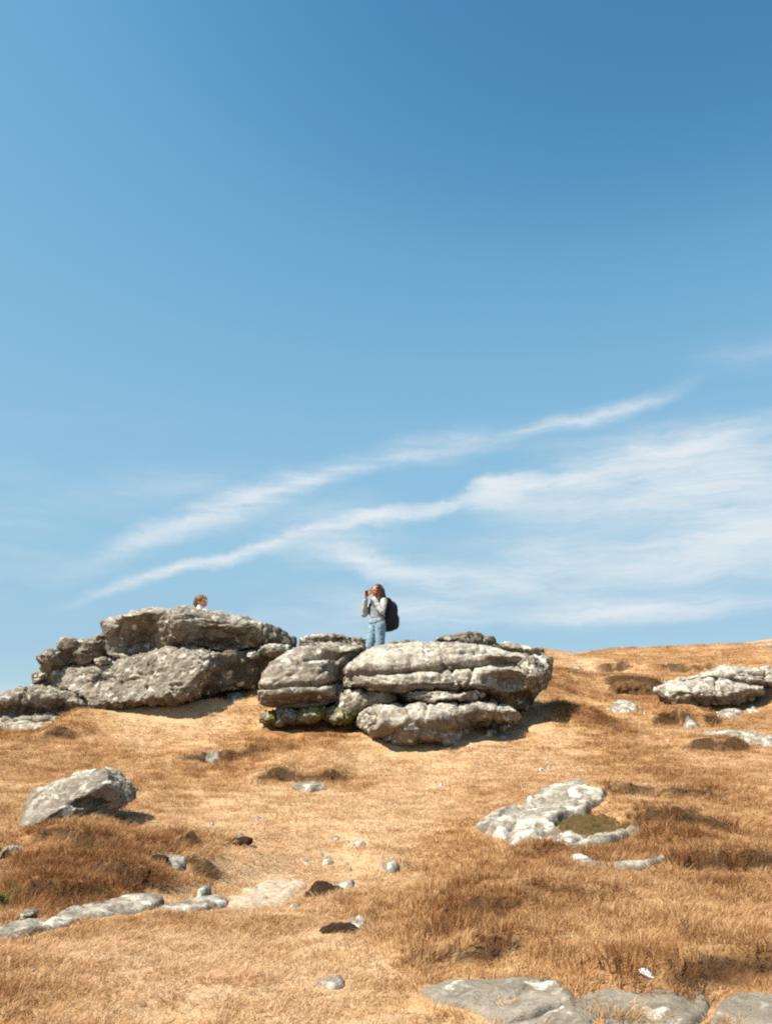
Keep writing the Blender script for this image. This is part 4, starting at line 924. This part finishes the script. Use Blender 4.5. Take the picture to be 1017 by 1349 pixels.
for q in range(26):
    t = rh.uniform(-.35, math.pi + .35); x0, y0 = .085 * math.cos(t), .02 + .085 * math.sin(t)
    ln = rh.uniform(.20, .34); sx_ = rh.normal(0, .02)
    m1 = (x0 * 1.25 + sx_, y0 * 1.15 + .012, 1.50 - ln * .35); m2 = (x0 * 1.35 + sx_ * 2, y0 * 1.1 + rh.normal(0, .015), 1.53 - ln)
    H += [capsule((x0, y0, 1.57), m1, .026, .027), capsule(m1, m2, .027, .010)]
for s in (-1, 1):
    for q in range(3):
        H += [capsule((s * .075, -.055 + .02 * q, 1.60), (s * (.098 + .01 * q), -.05 + .02 * q, 1.46), .024, .026), capsule((s * (.098 + .01 * q), -.05 + .02 * q, 1.46), (s * .105, -.075 + .02 * q, 1.24 + .04 * q), .026, .011)]
skin('hair', H, .009, 1, M_AUBURN, root, .014, 20, (1, 1, .3))
J = [blob((0, .022, 1.23), (.176, .110, .19)), blob((0, .018, 1.06), (.156, .104, .15)), capsule((-.135, .02, 1.335), (.135, .02, 1.335), .062, .062), capsule((0, .015, 1.36), (0, .012, 1.41), .072, .066)]
for s in (-1, 1):
    J += [capsule((s * .160, .02, 1.325), (s * .265, -.115, 1.105), .068, .060), capsule((s * .265, -.115, 1.105), (s * .118, -.198, 1.362), .060, .046)]
skin('jacket', J, .011, 1, M_DENIM, root, .007, 11)
skin('top', [blob((0, -.012, 1.20), (.150, .118, .20)), blob((0, -.012, 1.06), (.146, .116, .16)), blob((0, -.008, .95), (.168, .122, .07), p=.7)], .011, 1, M_TOP, root, .006, 12)
skin('jeans', legs(1.0, .026, True) + [blob((0, 0, .90), (.168, .116, .125))], .012, 1, M_JEAN, root, .006, 10, (1, 1, 1.6))
def worn(name, label, cat):
    t = tag(bpy.data.objects.new(name, None), label, cat); COL.objects.link(t); t.location = loc; t.scale = (k,) * 3; t.rotation_euler = root.rotation_euler
    return t
t = worn('handheld_camera', 'small dark camera held up to the face of the standing person', 'camera')
skin('camera_body', [blob((0, -.205, 1.492), (.068, .030, .044), p=.35), blob((0, -.205, 1.535), (.028, .024, .016), p=.5)], .006, 1, M_SILVER, t)
skin('lens', [capsule((0, -.225, 1.49), (0, -.282, 1.49), .030, .027)], .005, 0, M_LENS, t)
t = worn('backpack', 'bulky black backpack worn by the standing person', 'backpack')
skin('bag', [blob((0, .265, 1.08), (.185, .15, .30), (-.10, 0, 0), p=.7), blob((0, .29, .98), (.18, .15, .19), p=.8), blob((0, .20, 1.33), (.13, .09, .10), p=.7)], .012, 2, M_BLACK, t, .008, 8)
skin('front_pocket', [blob((0, .415, .98), (.125, .05, .15), (-.06, 0, 0), p=.6)], .01, 1, M_BLACK, t, .004, 10)
for s in (-1, 1):
    skin('strap', [capsule((s * .095, .13, 1.395), (s * .105, -.03, 1.405), .02, .02), capsule((s * .105, -.03, 1.405), (s * .115, -.105, 1.27), .02, .02), capsule((s * .115, -.105, 1.27), (s * .135, -.085, 1.10), .02, .016), capsule((s * .135, -.085, 1.10), (s * .165, .12, .98), .015, .014)], .009, 1, M_BLACK, t)
# person behind the left outcrop
r2 = tag(bpy.data.objects.new('person', None), 'person behind the left outcrop, only the short-haired head showing over the boulder', 'person'); COL.objects.link(r2)
l2, k2 = stand(265.5, 783.5, 18.0, 1.675); print('second', l2, k2); r2.location = l2; r2.scale = (k2 * 1.2, k2 * 1.2, k2); r2.rotation_euler = (0, 0, R(58))
ar, sl2 = [], []
for s in (-1, 1):
    ar += [capsule((s * .17, .01, 1.34), (s * .22, .03, 1.06), .052, .042), capsule((s * .22, .03, 1.06), (s * .23, -.05, .84), .042, .029), blob((s * .23, -.06, .78), (.02, .04, .05))]
    sl2 += [capsule((s * .17, .01, 1.33), (s * .21, .03, 1.12), .07, .068)]
    for q in range(4): ar.append(capsule((s * .23, -.095 + .022 * q, .745), (s * .222, -.10 + .022 * q, .68 + .01 * abs(q - 1)), .010, .008))
    ar.append(capsule((s * .225, -.10, .79), (s * .215, -.12, .735), .012, .009))
skin('body', head_parts() + torso + ar + legs() + feet, .009, 1, M_SKIN, r2); face_bits(r2); shoes(r2, M_TROU)
skin('hair', [blob((0, .008, 1.575), (.100, .112, .098)), blob((0, .05, 1.52), (.096, .075, .105))], .008, 1, M_SANDY, r2, .007, 30)
skin('shirt', [blob((0, .01, 1.23), (.172, .118, .19)), blob((0, 0, 1.03), (.160, .115, .20)), capsule((-.145, .02, 1.335), (.145, .02, 1.335), .062, .062), capsule((0, .015, 1.36), (0, .0, 1.435), .074, .068)] + sl2, .011, 1, M_TEE, r2, .005, 10)
skin('trousers', legs(1.05, .026) + [blob((0, 0, .90), (.168, .116, .125))], .012, 1, M_TROU, r2, .006, 10)
# a sprig of green fern at the left edge
def fern(px, py, hgt, label):
    c = at(px, py); V, Fc = [], []; rr = np.random.default_rng(3)
    for fr in range(7):
        a = rr.uniform(0, 6.28); lean = rr.uniform(.4, .9); L = hgt * rr.uniform(.7, 1.1); n = 12
        for q in range(n):
            t = q / n; base = np.array([math.cos(a) * lean * L * t * t, math.sin(a) * lean * L * t * t, L * (t - .3 * t * t)])
            ll = .36 * L * (1 - t) * math.sin(.5 + 2.6 * t * .8) + .004
            for s in (-1, 1):
                di = np.array([math.cos(a + s * 1.25), math.sin(a + s * 1.25), .15]); o = len(V); w = np.array([math.cos(a), math.sin(a), .6]) * ll * .16
                V += [base, base + di * ll * .5 + w, base + di * ll, base + di * ll * .5 - w]; Fc.append((o, o + 1, o + 2, o + 3))
        for q in range(6):
            t, u = q / 6, (q + 1) / 6; o = len(V)
            for tt in (t, u):
                b_ = np.array([math.cos(a) * lean * L * tt * tt, math.sin(a) * lean * L * tt * tt, L * (tt - .3 * tt * tt)]); V += [b_ + (.003, 0, 0), b_ - (.003, 0, 0)]
            Fc.append((o, o + 1, o + 3, o + 2))
    o = link('fern', mesh_np('fern', np.array(V), Fc, False), plain('fern_green', (.055, .115, .022), .7, .4, 20)); o.location = c
    return tag(o, label, 'plant', 'green ferns at the left edge')
fern(4, 1196, .20, 'small green fern at left edge, just above the long pale ledge'); fern(10, 1172, .10, 'tiny green fern higher at left edge, below the half-hidden boulder')
